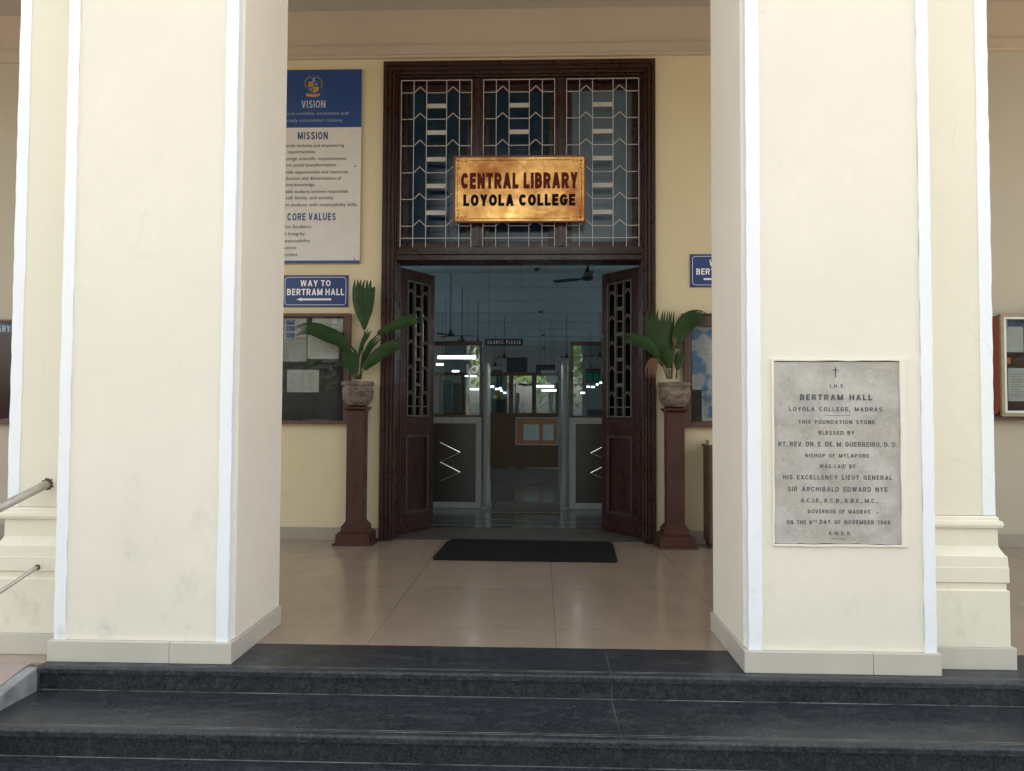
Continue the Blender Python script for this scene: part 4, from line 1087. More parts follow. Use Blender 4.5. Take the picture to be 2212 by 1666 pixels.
# ================================================================ STANDS, POTS, PLANTS
def stand(cx, yf, label):
    hw = .186; cyy = yf + hw
    t_ = thing('plant_stand', label, 'plant stand', (cx, cyy, 0), 'wooden plant stands flanking the doorway')
    mb = MB(); sh = .083
    mb.rectloft(cx, cx, cyy, cyy, [(hw, 0), (hw, .012), (.178, .020), (.165, .030), (.160, .034), (.160, .098)]); 
    mb.rectloft(cx, cx, cyy, cyy, [(.160, .0982), (.152, .106), (.128, .126), (.120, .132), (.120, .172), (.112, .180), (.092, .205), (sh + .002, .217)])
    mb.build('base', REDWOOD, t_, bevel=.003)
    mb = MB(); mb.rectloft(cx, cx, cyy, cyy, [(sh, .2172), (sh + .001, 1.262)]); mb.build('post', REDWOOD, t_, bevel=.004)
    mb = MB(); mb.rectloft(cx, cx, cyy, cyy, [(sh + .006, 1.2622), (.095, 1.272), (.112, 1.285), (.113, 1.300), (.110, 1.302)]); mb.build('cap', REDWOOD, t_, bevel=.002)
    return cx, cyy, 1.302
def pot(cx, cyy, z, label):
    s = thing('pot_saucer', 'black plastic saucer under the ' + label, 'saucer', (cx, cyy, z), 'black saucers under the clay pots')
    mb = MB(); mb.lathe(cx, cyy, [(.085, z + .0005), (.105, z + .028), (.100, z + .028), (.083, z + .006)], 32); mb.build('dish', BLACKP, s, smooth=True)
    z += .0065
    p = thing('clay_pot', label, 'plant pot', (cx, cyy, z), 'weathered clay pots on the stands')
    mb = MB()
    mb.lathe(cx, cyy, [(.080, z), (.098, z + .010), (.128, z + .045), (.146, z + .090), (.150, z + .135), (.146, z + .170), (.140, z + .192), (.142, z + .196), (.152, z + .200), (.155, z + .212), (.153, z + .232), (.148, z + .238), (.140, z + .236), (.138, z + .215), (.130, z + .19), (.02, z + .188)], 44, wob=.0018)
    mb.build('bowl', POT, p, smooth=True)
    mb = MB(); mb.lathe(cx, cyy, [(.132, z + .195), (.130, z + .204), (.06, z + .212), (.01, z + .214)], 24, wob=.002); mb.build('soil', SOIL, p)
    return z + .206
def palm_leaf(parent, pts, Y0, wid, n=9, tip=.30, m=None, dy=(0, 0), stem=.005, seed=0, cut=0.0, name='leaf'):
    """pts: petiole and blade spine in the photo view (x,y), blade starts at index wid[0]; wid: list of half widths (m) after that.
    dy: depth at root and at tip"""
    rnd = random.Random(seed)
    k0, ws = wid
    P = []
    for i, (x, y) in enumerate(pts):
        t_ = i / (len(pts) - 1); P.append(U(x, y, Y0 + dy[0] + (dy[1] - dy[0]) * t_))
    # resample with Catmull-Rom
    def cr(P, t_):
        n_ = len(P) - 1; f_ = min(max(t_ * n_, 0), n_ - 1e-6); i = int(f_); u = f_ - i
        p0, p1, p2, p3 = P[max(i - 1, 0)], P[i], P[i + 1], P[min(i + 2, n_)]
        return .5 * ((2 * p1) + (p2 - p0) * u + (2 * p0 - 5 * p1 + 4 * p2 - p3) * u * u + (3 * p1 - p0 - 3 * p2 + p3) * u ** 3)
    t0 = k0 / (len(pts) - 1)
    mb = MB()
    if k0 > 0: mb.tube([cr(P, t0 * i / 8) for i in range(9)], [stem * (1.3 - .5 * i / 8) for i in range(9)], 7)
    nl = 16; strips = 2 * n
    view = Vector((0, 1, 0))
    grid = []
    for i in range(nl + 1):
        s_ = i / nl; t_ = t0 + (1 - t0) * s_
        c_ = cr(P, t_); d_ = (cr(P, min(t_ + .01, 1)) - cr(P, max(t_ - .01, 0))).normalized()
        side = d_.cross(view).normalized(); nor = side.cross(d_).normalized()
        f_ = s_ * (len(ws) - 1); j = min(int(f_), len(ws) - 2); hw = ws[j] + (ws[j + 1] - ws[j]) * (f_ - j)
        row = []
        for q in range(strips + 1):
            e = q / strips * 2 - 1
            pl = (.026 if q % 2 else -.026) * hw / n * 3.2
            row.append(c_ + side * hw * e + nor * (pl + .30 * hw * e * e * .8))
        grid.append((row, d_, side))
    tips = [rnd.uniform(.72, 1.06) for _ in range(n)]
    cutl = int(nl * (1 - tip))
    for i in range(cutl):
        a, b = grid[i][0], grid[i + 1][0]
        for q in range(strips): mb.add([a[q], a[q + 1], b[q + 1], b[q]], [(0, 1, 2, 3)])
    for g in range(n):                                                      # split fingers at the end of the blade
        q0 = 2 * g; e = (g + .5) / n * 2 - 1
        end = nl if tips[g] > .8 else nl - 2
        prev = None
        for i in range(cutl, end + 1):
            s_ = (i - cutl) / max(1, (end - cutl)); r_ = grid[i][0]
            c_ = r_[q0 + 1]; sh_ = 1 - .93 * s_ ** 1.3
            dr = grid[i][2] * (rnd.uniform(-.004, .004) + e * .012 * s_) + Vector((0, 0, -.012 * s_ * s_))
            row = [c_ + (r_[q0] - c_) * sh_ + dr, c_ + dr, c_ + (r_[q0 + 2] - c_) * sh_ + dr]
            if prev: mb.add(prev + row, [(0, 1, 4, 3), (1, 2, 5, 4)])
            prev = row
    o = mb.build(name, m or LEAF, parent, smooth=False)
    return o
SYF = 3.378
cxL, cyL, zt = stand(-1.7525, SYF, 'reddish wooden plant stand left of the doorway')
zl = pot(cxL, cyL, zt, 'grey brown clay pot on the left stand')
cxR, cyR, zt = stand(1.280, SYF, 'reddish wooden plant stand right of the doorway')
zr = pot(cxR, cyR, zt, 'scaly brown clay pot on the right stand')
ZP = lambda *ps: [(585.5 + x / 2.561, 563.9 + y / 2.561) for x, y in ps]
ZQ = lambda *ps: [(1279.5 + x / 2.401, 520.5 + y / 2.401) for x, y in ps]
pl = thing('palm_plant', 'tall young fan palm with long spreading leaves in the left pot', 'potted plant', (cxL, cyL, zl), 'fan palms in the clay pots')
L = lambda pts, wid, **kw: palm_leaf(pl, ZP(*pts), cyL, wid, **kw)
L([(492, 655), (500, 560), (514, 440), (516, 380), (512, 300), (508, 200), (515, 95)], (3, [.012, .045, .085, .108, .112, .10]), n=7, tip=.14, seed=1, dy=(0, -.02), name='leaf')
L([(478, 655), (462, 590), (430, 510), (385, 445), (310, 405), (210, 372), (118, 392)], (2, [.012, .055, .074, .072, .055, .035]), n=6, tip=.22, seed=2, dy=(0, -.12), name='leaf')
L([(474, 655), (466, 620), (450, 570), (432, 520), (410, 470)], (1, [.03, .07, .078, .05]), n=5, tip=.3, seed=3, dy=(-.02, -.06), name='leaf')
L([(492, 655), (505, 560), (535, 470), (590, 405), (680, 358), (760, 330), (838, 312)], (3, [.020, .045, .055, .048, .028]), n=5, tip=.2, seed=4, dy=(.01, -.10), name='leaf')
L([(496, 655), (512, 600), (560, 545), (630, 492), (700, 458), (752, 440)], (1, [.028, .058, .062, .05, .03]), n=5, tip=.28, seed=5, dy=(-.02, -.10), name='leaf')
L([(488, 655), (498, 590), (522, 520), (560, 455), (612, 405)], (1, [.01, .03, .036, .02]), n=3, tip=.3, seed=6, dy=(.03, .04), name='leaf')
L([(484, 655), (480, 560), (500, 470), (528, 410), (552, 368)], (1, [.006, .020, .030, .012]), n=3, tip=.3, seed=7, dy=(.03, .05), name='leaf')
L([(470, 655), (440, 610), (400, 575), (345, 555)], (1, [.012, .018, .014]), n=2, tip=.3, seed=8, dy=(.02, .05), name='leaf')
pr_ = thing('palm_plant', 'bushy fan palm with a drooping brown leaf in the right pot', 'potted plant', (cxR, cyR, zr), 'fan palms in the clay pots')
Q = lambda pts, wid, **kw: palm_leaf(pr_, ZQ(*pts), cyR, wid, **kw)
Q([(402, 716), (392, 660), (375, 590), (358, 520), (352, 440), (360, 350)], (1, [.012, .07, .115, .135, .138, .125]), n=12, tip=.16, seed=11, dy=(0, -.03), name='leaf')
Q([(390, 716), (365, 650), (320, 570), (270, 525), (200, 505), (128, 492)], (1, [.01, .035, .055, .058, .045, .02]), n=5, tip=.3, seed=12, dy=(0, -.10), name='leaf')
Q([(435, 716), (440, 640), (440, 560), (455, 480), (500, 415), (560, 395), (612, 425)], (2, [.03, .065, .085, .082, .06, .04]), n=7, tip=.28, seed=13, dy=(0, -.08), name='leaf')
Q([(436, 716), (440, 670), (452, 620), (470, 560)], (1, [.012, .045, .05, .02]), n=4, tip=.3, seed=14, dy=(-.02, -.02), name='leaf')
Q([(398, 716), (402, 660), (400, 600), (385, 560)], (1, [.012, .05, .075, .06]), n=5, tip=.25, seed=15, dy=(-.04, -.07), name='leaf')
Q([(408, 716), (415, 620), (425, 560), (470, 470), (548, 372)], (2, [.01, .03, .03, .012]), n=3, tip=.3, seed=16, dy=(.03, 0), name='leaf')
dl = Q([(392, 716), (378, 650), (345, 626), (312, 640), (300, 712)], (2, [.015, .050, .055, .03]), n=5, tip=.4, seed=17, dy=(-.05, -.09), m=LEAF_BR, name='leaf'); dl['label'] = 'drooping dried brown leaf'
dl = Q([(412, 716), (420, 600), (428, 540), (425, 490)], (2, [.01, .022, .01]), n=3, tip=.4, seed=18, dy=(-.05, -.06), m=LEAF_BR, name='leaf'); dl['label'] = 'small dried brown leaf'

# ---- ribbed door mat
p00, p10, p11, p01 = F(932, 1211), F(1335, 1217), F(1324, 1172.5), F(971, 1166.5)
mb = MB(); n = 110
def mp_(u, v, z): 
    e = p00.lerp(p10, u); g = p01.lerp(p11, u); r_ = e.lerp(g, v); return (r_.x, r_.y, z)
for i in range(n):
    u0, u1 = i / n, (i + .62) / n
    c0 = .06 if i in (0, n - 1) else .025 if i in (1, n - 2) else .01 if i in (2, n - 3) else 0
    jit = random.uniform(0, .012)
    mb.add([mp_(u, v, z) for z in (.0095, .015) for u, v in ((u0, c0 + jit), (u1, c0 + jit), (u1, 1 - c0 * 2), (u0, 1 - c0 * 2))], [(0, 1, 2, 3), (4, 5, 6, 7), (0, 1, 5, 4), (1, 2, 6, 5), (2, 3, 7, 6), (3, 0, 4, 7)])
mb.add([mp_(u, v, z) for z in (.001, .0094) for u, v in ((.012, .008), (.988, .008), (1, .05), (1, .86), (.98, .98), (.02, .98), (0, .9), (0, .06))],
       [tuple(range(8)), tuple(range(8, 16))] + [(i, (i + 1) % 8, (i + 1) % 8 + 8, i + 8) for i in range(8)])
tag(mb.build('door_mat', MAT), 'dark ribbed rubber mat lying in front of the doorway', 'door mat')

# ================================================================ INSIDE THE READING HALL
CABWOOD = wood('cabin_wood', (.06, .034, .022), .35)
FORMICA = simple('dark_laminate', (.034, .028, .030), .35, .15, 10)
GREYTRIM = simple('grey_trim', (.34, .36, .37), .5, .1, 8)
CHROME = simple('chrome_strip', (.85, .85, .85), .22, .03, 10, metal=1)
KY = 6.35
def cabin(label, outer, inner_x, side):
    """glazed cabin front: outer free edge in the photo view, runs to the hall side"""
    xo = U(outer, 1000, KY).x; xw = xo - 2.6 if side == 'L' else xo + 2.6
    a, b = min(xo, xw), max(xo, xw)
    t_ = thing('glazed_counter', label, 'counter', ((a + b) / 2, KY, 0), 'glazed counters inside the library')
    zt_ = U(1040, 901.4, KY).z; zb_ = 0.0; zi0, zi1 = U(1040, 1085, KY).z, U(1040, 915, KY).z
    wd = abs(U(inner_x, 1000, KY).x - xo)
    mb = MB(); mb.box(a + .001, b - .001, KY + .008, KY + .05, 0, zt_ - .001); mb.build('panel', FORMICA, t_)
    mb = MB(); mb.box(a, b, KY - .012, KY + .0078, zi1, zt_); mb.box(a, b, KY - .012, KY + .0078, 0, zi0)
    e0, e1 = (xo - wd, xo) if side == 'L' else (xo, xo + wd)
    mb.box(e0, e1, KY - .0125, KY + .0078, zi0 + .0003, zi1 - .0003); mb.build('trim', GREYTRIM, t_, bevel=.002)
    mb = MB()
    if side == 'L': z = [((100, 1058), (212, 1114)), ((212, 1115), (105, 1166)), ((100, 1166), (212, 1224)), ((212, 1225), (105, 1272))]
    else: z = [((1045, 1062), (935, 1118)), ((935, 1119), (1045, 1162)), ((1045, 1172), (935, 1228)), ((935, 1229), (1045, 1275))]
    for p, q in z:
        p, q = U(*Z5(*p), KY), U(*Z5(*q), KY); p.y = q.y = KY + .0035; mb.bar(p, q, .0075, (0, 1, -.19), .009)
    mb.build('zigzag_strip', CHROME, t_)
    ztop = U(1040, 738, KY).z; zg0 = U(1040, 899, KY).z; f_ = .05
    mb = MB(); mb.box(a, b, KY, KY + .06, ztop - f_, ztop); mb.box(a, b, KY - .01, KY + .07, zt_ + .0005, zg0 + .012)
    e0, e1 = (xo - .035, xo) if side == 'L' else (xo, xo + .05)
    mb.box(e0, e1, KY, KY + .06, zg0 + .0125, ztop - f_ - .0005)
    x2 = xo - 1.3 if side == 'L' else xo + 1.3; mb.box(x2 - .02, x2 + .02, KY, KY + .06, zg0 + .0125, ztop - f_ - .0005)
    mb.build('frame', CABWOOD, t_, bevel=.003)
    mb = MB(); mb.box(a + .01, b - .01, KY + .025, KY + .031, zg0 + .0126, ztop - f_ - .0006); mb.build('glass', GLASS_C, t_)
    return t_
cabin('glazed counter with zigzag metal strips behind the left open door', 1040.4, 1028, 'L')
cabin('glazed counter with zigzag metal strips behind the right open door', 1230, 1243.5, 'R')
def gate(label, x, yt):
    p = F(x, 1101); top = U(x, yt, p.y).z
    t_ = thing('security_gate', label, 'security gate', p, 'book security gates between the counters')
    mb = MB(); w2 = .042; L2 = .26
    ring = [(math.copysign(w2, math.sin(a)) * abs(math.sin(a)) ** .5, L2 * math.cos(a)) for a in [2 * math.pi * k / 20 for k in range(20)]]
    rs = []
    for z, s in ((.03, 1), (.4, 1), (top - .10, 1), (top - .05, .95), (top - .015, .8), (top, .5)): rs.append([(p.x + x_ * s, p.y + L2 + y_ * s, z) for x_, y_ in ring])
    mb.rings(rs); mb.build('panel', simple('grey_gate_plastic', (.30, .32, .33), .3, .08), t_, smooth=False, bevel=.004)
    mb = MB(); mb.box(p.x - .055, p.x + .055, p.y - .02, p.y + 2 * L2 + .02, 0, .0295); mb.build('foot', GREYTRIM, t_, bevel=.004)
    mb = MB(); mb.box(p.x - .047, p.x + .047, p.y + .1, p.y + 2 * L2 - .1, .0297, .34); mb.build('lower_cover', GREYTRIM, t_, bevel=.006)
gate('upright grey security gate beside the left glazed counter', 1047.5, 781)
gate('upright grey security gate beside the right glazed counter', 1220, 779)
mb = MB(); p, q = F(1050, 1109), F(1214, 1088); mb.box(p.x + .06, q.x - .06, p.y, q.y, .0005, .02)
tag(mb.build('floor_plate', simple('plate_tan', (.16, .14, .11), .5, .2, 10), bevel=.006), 'low tan floor plate lying between the two security gates', 'floor plate')

# hanging silence sign
Y = 6.3
a, b, c, d = rect(*Z5(352, 487), *Z5(560, 524), Y)
t_ = thing('hanging_sign', 'small dark blue sign asking for silence hung over the gates', 'sign', ((a + b) / 2, Y, c))
NAVY = simple('navy_sign', (.012, .028, .085), .8, .1)
mb = MB(); mb.box(a, b, Y, Y + .012, c, d); mb.build('plate', NAVY, t_, bevel=.002)
mb = MB(); text(mb, 'SILENCE  PLEASE', a + .025, b - .025, c + .020, (d - c) * .56, Y - .001, .015); mb.build('lettering', TXT_W, t_)
mb = MB()
for x in (a + .04, b - .04): mb.tube([(x, Y + .006, d), (x, Y + .006, 5.3)], .0016, 5)
mb.build('wire', DARKM, t_)

# wooden glazed screen in the middle of the hall
SYY = 13.85
scr = thing('glazed_screen', 'brown wooden screen with glass panes standing in the middle of the hall', 'screen', (U(1130, 1010, SYY).x, SYY, 0))
SCW = wood('screen_wood', (.10, .048, .026), .35)
xr = U(*Z5(757, 800), SYY).x; xl = U(*Z5(60, 800), SYY).x - 1.0
zt_ = U(*Z5(560, 672), SYY).z; zr0 = U(*Z5(560, 690), SYY).z; zl1 = U(*Z5(560, 897), SYY).z; zl0 = U(*Z5(560, 912), SYY).z
mb = MB(); mb.box(xl, xr, SYY, SYY + .06, zr0, zt_); mb.box(xl, xr, SYY, SYY + .06, zl0, zl1)
px_ = [U(*Z5(x, 800), SYY).x for x in (103, 228, 367, 495, 622, 752)]
for x, w_ in zip(px_, (.055, .08, .06, .10, .09, .06)): mb.box(x - w_ / 2, min(x + w_ / 2, xr), SYY + .003, SYY + .057, zl1 + .0005, zr0 - .0005)
mb.build('frame', SCW, scr, bevel=.004)
mb = MB(); mb.box(xl, xr, SYY + .01, SYY + .05, .01, zl0 - .0005); mb.build('lower_panel', SCW, scr)
edges_ = [xl] + px_
for i in range(len(edges_) - 1):
    mb = MB(); mb.box(edges_[i] + .052, edges_[i + 1] - .052, SYY + .027, SYY + .032, zl1 + .001, zr0 - .001); mb.build('pane', GLASS_C, scr)
for x in (px_[4] - .03, px_[4] + .03, px_[0] + .0):
    mb = MB(); p = Vector((x, SYY - .02, (zl1 + zr0) / 2)); mb.lathe(p.x, p.y, [(.012, p.z - .012), (.016, p.z), (.010, p.z + .012)], 10); mb.build('knob', simple('brass_knob', (.7, .55, .25), .25, .05, 9, metal=1), scr)
a, b, c, d = rect(*Z5(518, 920), *Z5(755, 1075), SYY - .03)
t_ = thing('hall_notice_board', 'orange brown pin board with silver frame and two pale papers on the wooden screen', 'notice board', ((a + b) / 2, SYY, c))
mb = MB(); f_ = .03; y0 = SYY - .03
mb.box(a, b, y0, SYY - .001, c, c + f_); mb.box(a, b, y0, SYY - .001, d - f_, d); mb.box(a, a + f_, y0, SYY - .001, c + f_ + .0003, d - f_ - .0003); mb.box(b - f_, b, y0, SYY - .001, c + f_ + .0003, d - f_ - .0003)
mb.build('frame', GREYTRIM, t_)
mb = MB(); mb.box(a + f_, b - f_, SYY - .018, SYY - .002, c + f_, d - f_); mb.build('backing', simple('orange_felt', (.42, .19, .09), .9, .1), t_)
mb = MB(); m_ = (a + b) / 2; text(mb, 'NOTICE BOARD', m_ - .24, m_ + .24, d - .115, .035, SYY - .0195, .02); mb.build('lettering', simple('yellow_letter', (.45, .33, .06), .6), t_)
for lab, xa, xb in (('pale green sheet on the left of the orange pin board', 565, 650), ('narrow pale green sheet on the right of the orange pin board', 672, 730)):
    p, q = Z5(xa, 960), Z5(xb, 1048)
    note(lab, p[0], q[0], p[1], q[1], paper('greenish_paper' , (.50, .60, .57)), 6, 'papers on the orange pin board', pins=False, Y=SYY - .0185)
a, b, c, d = rect(*Z5(658, 660), *Z5(757, 686), SYY - .02)
t_ = thing('reference_sign', 'small black and white reference sign on the wooden screen', 'sign', ((a + b) / 2, SYY, c))
mb = MB(); mb.box(a, b, SYY - .02, SYY - .0005, c, d); mb.build('plate', NAVY, t_)
mb = MB(); mb.box(a, b, SYY - .0215, SYY - .0202, c, c + .006); mb.box(a, b, SYY - .0215, SYY - .0202, d - .006, d); text(mb, 'REFERENCE', a + .02, b - .02, c + .035, (d - c) * .5, SYY - .0215, .02); mb.build('lettering', TXT_W, t_)
p, q = Z5(690, 690), Z5(753, 727)
note('pale sheet hanging below the reference sign', p[0], q[0], p[1], q[1], PAPER_S, 3, pins=False, Y=SYY - .002)

# ceiling fans
FANM = simple('fan_dark', (.025, .024, .024), .4, .15)
def fan(x, yh, depth, hub, label, rot, ztop=4.9):
    Y = depth - CAM_BACK; p = U(x, yh, Y)
    t_ = thing('ceiling_fan', label, 'ceiling fan', (p.x, Y, p.z), 'ceiling fans on long rods')
    mb = MB(); mb.tube([(p.x, Y, p.z + hub * .55), (p.x, Y, ztop)], .012, 8); mb.build('rod', FANM, t_)
    mb = MB(); mb.lathe(p.x, Y, [(hub * .20, p.z - hub * .28), (hub * .45, p.z - hub * .22), (hub * .5, p.z - hub * .08), (hub * .47, p.z), (hub * .28, p.z + .02), (hub * .26, p.z + hub * .2), (hub * .12, p.z + hub * .6), (.014, p.z + hub * .75)], 20); mb.build('motor', FANM, t_, smooth=True)
    for k in range(3):
        a = rot + 2 * math.pi * k / 3; d_ = Vector((math.cos(a), math.sin(a), 0)); s_ = Vector((-math.sin(a), math.cos(a), 0)); zz = p.z - hub * .1
        mb = MB(); c_ = Vector((p.x, Y, zz))
        ws = [(.10, .02), (.22, .055), (.40, .065), (.60, .06), (.62, .04)]
        rs = [[c_ + d_ * r_ + s_ * w_ + Vector((0, 0, w_ * .2)), c_ + d_ * r_ - s_ * w_ - Vector((0, 0, w_ * .2)), c_ + d_ * r_ - s_ * w_ - Vector((0, 0, w_ * .2 + .004)), c_ + d_ * r_ + s_ * w_ + Vector((0, 0, w_ * .2 - .004))] for r_, w_ in ws]
        mb.rings(rs); mb.build('blade', FANM, t_)
Z6 = lambda x, y: (938 + x / 4.52, 553 + y / 4.52)
for x, y, dep, hub, lab, rot in ((1497, 205, 12.3, .215, 'nearest ceiling fan high on the right with a large dark hub', .5236), (160, 768, 20.0, .20, 'ceiling fan with pale blade left above the left counter', 0.05), (270, 822, 22.0, .2, 'ceiling fan just over the top of the left counter frame', .5),
                        (427, 845, 25.0, .2, 'ceiling fan whose rod drops right of the left counter', .9), (683, 985, 28.9, .2, 'ceiling fan hanging straight behind the silence sign', .2), (592, 1065, 34.0, .22, 'distant ceiling fan left of the dark panel', .4),
                        (1292, 985, 28.7, .2, 'ceiling fan above the right security gate', .15), (1620, 970, 27.9, .2, 'ceiling fan seen through the right counter glass', .7), (1522, 1085, 35.0, .2, 'farthest ceiling fan seen through the right counter glass', .3)):
    fan(*Z6(x, y), dep, hub, lab, rot)
for x, y, dep, lab in ((1003, 110, 19.2, 'dark round detector on the first visible ceiling beam'), (1043, 535, 27.4, 'second dark round detector along the ceiling'), (1065, 768, 35.7, 'third dark round detector along the ceiling'), (1073, 910, 43.0, 'farthest dark round detector on the ceiling')):
    Y = dep - CAM_BACK; p = U(*Z6(x, y), Y)
    mb = MB(); mb.lathe(p.x, Y + .1, [(.04, 4.83), (.072, 4.845), (.08, 4.87), (.08, 4.8995)], 16)
    tag(mb.build('smoke_detector', FANM), lab, 'smoke detector', 'detectors along the hall ceiling')

# fluorescent tubes
TUBE = emit('tube_light', (.80, .93, 1.0), 1.6)
TUBE_FILL = emit('aisle_fill_light', (.74, .92, 1.0), 28)  # strong fill for the unseen tubes that brighten the hall
def tube(x0, x1, y, Y, label, length=None):
    p, q = U(x0, y, Y), U(x1, y, Y); q.z = p.z
    if length: c_ = (p + q) / 2; p = c_ - Vector((length / 2, 0, 0)); q = c_ + Vector((length / 2, 0, 0))
    t_ = thing('tube_light', label, 'tube light', (p + q) / 2, 'fluorescent tubes hanging in the hall')
    mb = MB(); mb.tube([p, q], .05 if Y < 21 else .035, 8); mb.build('tube', TUBE, t_)
    mb = MB(); mb.box(p.x - .03, q.x + .03, Y - .03, Y + .03, p.z + .0505, p.z + .09); mb.build('fitting', GREYTRIM, t_)
    mb = MB()
    for x in (p.x + .2 * (q.x - p.x), q.x - .2 * (q.x - p.x)): mb.tube([(x, Y, p.z + .07), (x, Y, 4.95)], .006, 5)
    mb.build('rod', DARKM, t_)
tl = [(34, 402, 990, 20.9, 'long bright tube light seen through the left counter glass'), (20, 88, 1060, 24, 'tube light cut off at the left edge of the left counter glass'), (176, 242, 1126, 29, 'short looking tube light under the long one in the left glass'),
      (297, 335, 1172, 32, 'small tube light beside the screen post in the left glass'), (352, 418, 1174, 32.5, 'tube light near the right end of the left counter glass'), (348, 435, 1302, 30, 'low tube light at the right end of the left counter glass'),
      (540, 580, 1276, 33, 'tube light at the left of the row behind the screen'), (598, 624, 1300, 35, 'second tube light of the row behind the screen'), (628, 656, 1294, 36, 'third tube light of the row behind the screen'), (640, 668, 1317, 37, 'fourth tube light of the row behind the screen'), (675, 702, 1336, 38, 'last tube light of the row behind the screen'),
      (1000, 1168, 1273, 26, 'long tube light behind the right pane of the screen'), (1050, 1192, 1313, 29, 'lower long tube light behind the right pane of the screen'),
      (1430, 1470, 1337, 34, 'lowest tube light seen through the right counter glass'), (1490, 1516, 1278, 35, 'leftmost of the tube lights rising in the right glass'), (1532, 1565, 1280, 33, 'second of the tube lights rising in the right glass'), (1580, 1602, 1256, 36, 'third of the tube lights rising in the right glass'), (1616, 1650, 1238, 33, 'highest of the tube lights rising in the right glass')]
for a_ in tl:
    tube(Z6(a_[0], 0)[0], Z6(a_[1], 0)[0], Z6(0, a_[2])[1], a_[3], a_[4])
# unseen tubes added over the aisles to light the hall, hidden by doors and counters
for k, (xx, yy) in enumerate(((-6, 8), (-4.2, 11.6), (-6, 18), (3.6, 11.2), (5.5, 18), (-7, 27), (6.0, 27))):
    t_ = thing('tube_light', 'unseen tube added over a side aisle to light the hall', 'tube light', (xx, yy, 3.0), 'unseen fill tubes over the side aisles')
    mb = MB(); mb.tube([(xx - .6, yy, 3.0), (xx + .6, yy, 3.0)], .022, 8); mb.build('tube', TUBE_FILL, t_)
    mb = MB(); mb.box(xx - .63, xx + .63, yy - .03, yy + .03, 3.0225, 3.07); mb.build('fitting', GREYTRIM, t_)
    mb = MB(); mb.tube([(xx - .4, yy, 3.07), (xx - .4, yy, 4.95)], .006, 5); mb.tube([(xx + .4, yy, 3.07), (xx + .4, yy, 4.95)], .006, 5); mb.build('rod', DARKM, t_)

# cupboards (the first two stand in for bookshelves), dark panel
CUP = simple('steel_cupboard', (.035, .045, .055), .4, .12, 6)
def cupboard(x0, x1, y0, Y, label):
    a, b, _, d = rect(x0, y0, x1, 1000, Y)
    t_ = thing('steel_cupboard', label, 'cupboard', ((a + b) / 2, Y, 0), 'dark steel cupboards in the hall')
    mb = MB(); mb.box(a, b, Y + .02, Y + .5, 0, d); mb.build('body', CUP, t_, bevel=.006)
    m_ = (a + b) / 2
    for p, q in ((a + .01, m_ - .004), (m_ + .004, b - .01)):
        mb = MB(); mb.box(p, q, Y, Y + .0195, .06, d - .03); dd = mb.build('door', CUP, t_, bevel=.004)
        hx = q - .05 if q < m_ else p + .05
        mb = MB(); mb.box(hx - .012, hx + .012, Y - .03, Y - .0005, d * .5, d * .5 + .14); mb.build('handle', CHROME, dd)
cupboard(*[Z6(x, 0)[0] for x in (75, 165)], Z6(0, 1212)[1], 19, 'dark cupboard in place of a bookshelf behind the left pane of the screen')
cupboard(*[Z6(x, 0)[0] for x in (172, 252)], Z6(0, 1240)[1], 20, 'second dark cupboard in place of a bookshelf beside the first behind the screen')
cupboard(*[Z6(x, 0)[0] for x in (300, 352)], Z6(0, 1345)[1], 18, 'low dark cupboard behind the second pane of the screen')
cupboard(*[Z6(x, 0)[0] for x in (560, 718)], Z6(0, 1400)[1], 17, 'low wide dark cupboard behind the third pane of the screen')
cupboard(*[Z6(x, 0)[0] for x in (785, 888)], Z6(0, 1175)[1], 20, 'tall dark cupboard behind the middle pane of the screen')
cupboard(*[Z6(x, 0)[0] for x in (1500, 1640)], Z6(0, 1500)[1], 22, 'low dark cupboard seen through the right counter glass')
a, b, c, d = rect(*Z6(706, 990), *Z6(910, 1140), 34)
t_ = thing('wall_panel', 'large dark framed panel on legs standing above the screen', 'display panel', ((a + b) / 2, 34, 0))
mb = MB(); mb.box(a, b, 34, 34.06, c - .3, d); mb.build('panel', simple('dark_panel', (.018, .018, .02), .4, .2), t_)
for x in (a + .1, b - .1):
    mb = MB(); mb.box(x - .03, x + .03, 34.0, 34.06, 0, c - .3005); mb.build('leg', DARKM, t_)
p, q = Z6(600, 1382), Z6(640, 1455)
a, b, c, d = rect(p[0], p[1], q[0], q[1], 16.9)
t_ = thing('yellow_bundle', 'small yellow bundle on the low cupboard behind the screen', 'bundle', ((a + b) / 2, 17.2, U(*Z6(640, 1400), 17).z))
mb = MB(); zz = U(*Z6(640, 1400), 17).z + .001; mb.lathe((a + b) / 2, 17.2, [(.06, zz), (.11, zz + .05), (.10, zz + .14), (.05, zz + .19), (.07, zz + .23), (.03, zz + .25)], 12, wob=.012); mb.build('cloth', simple('yellow_cloth', (.45, .30, .05), .8), t_, smooth=True)

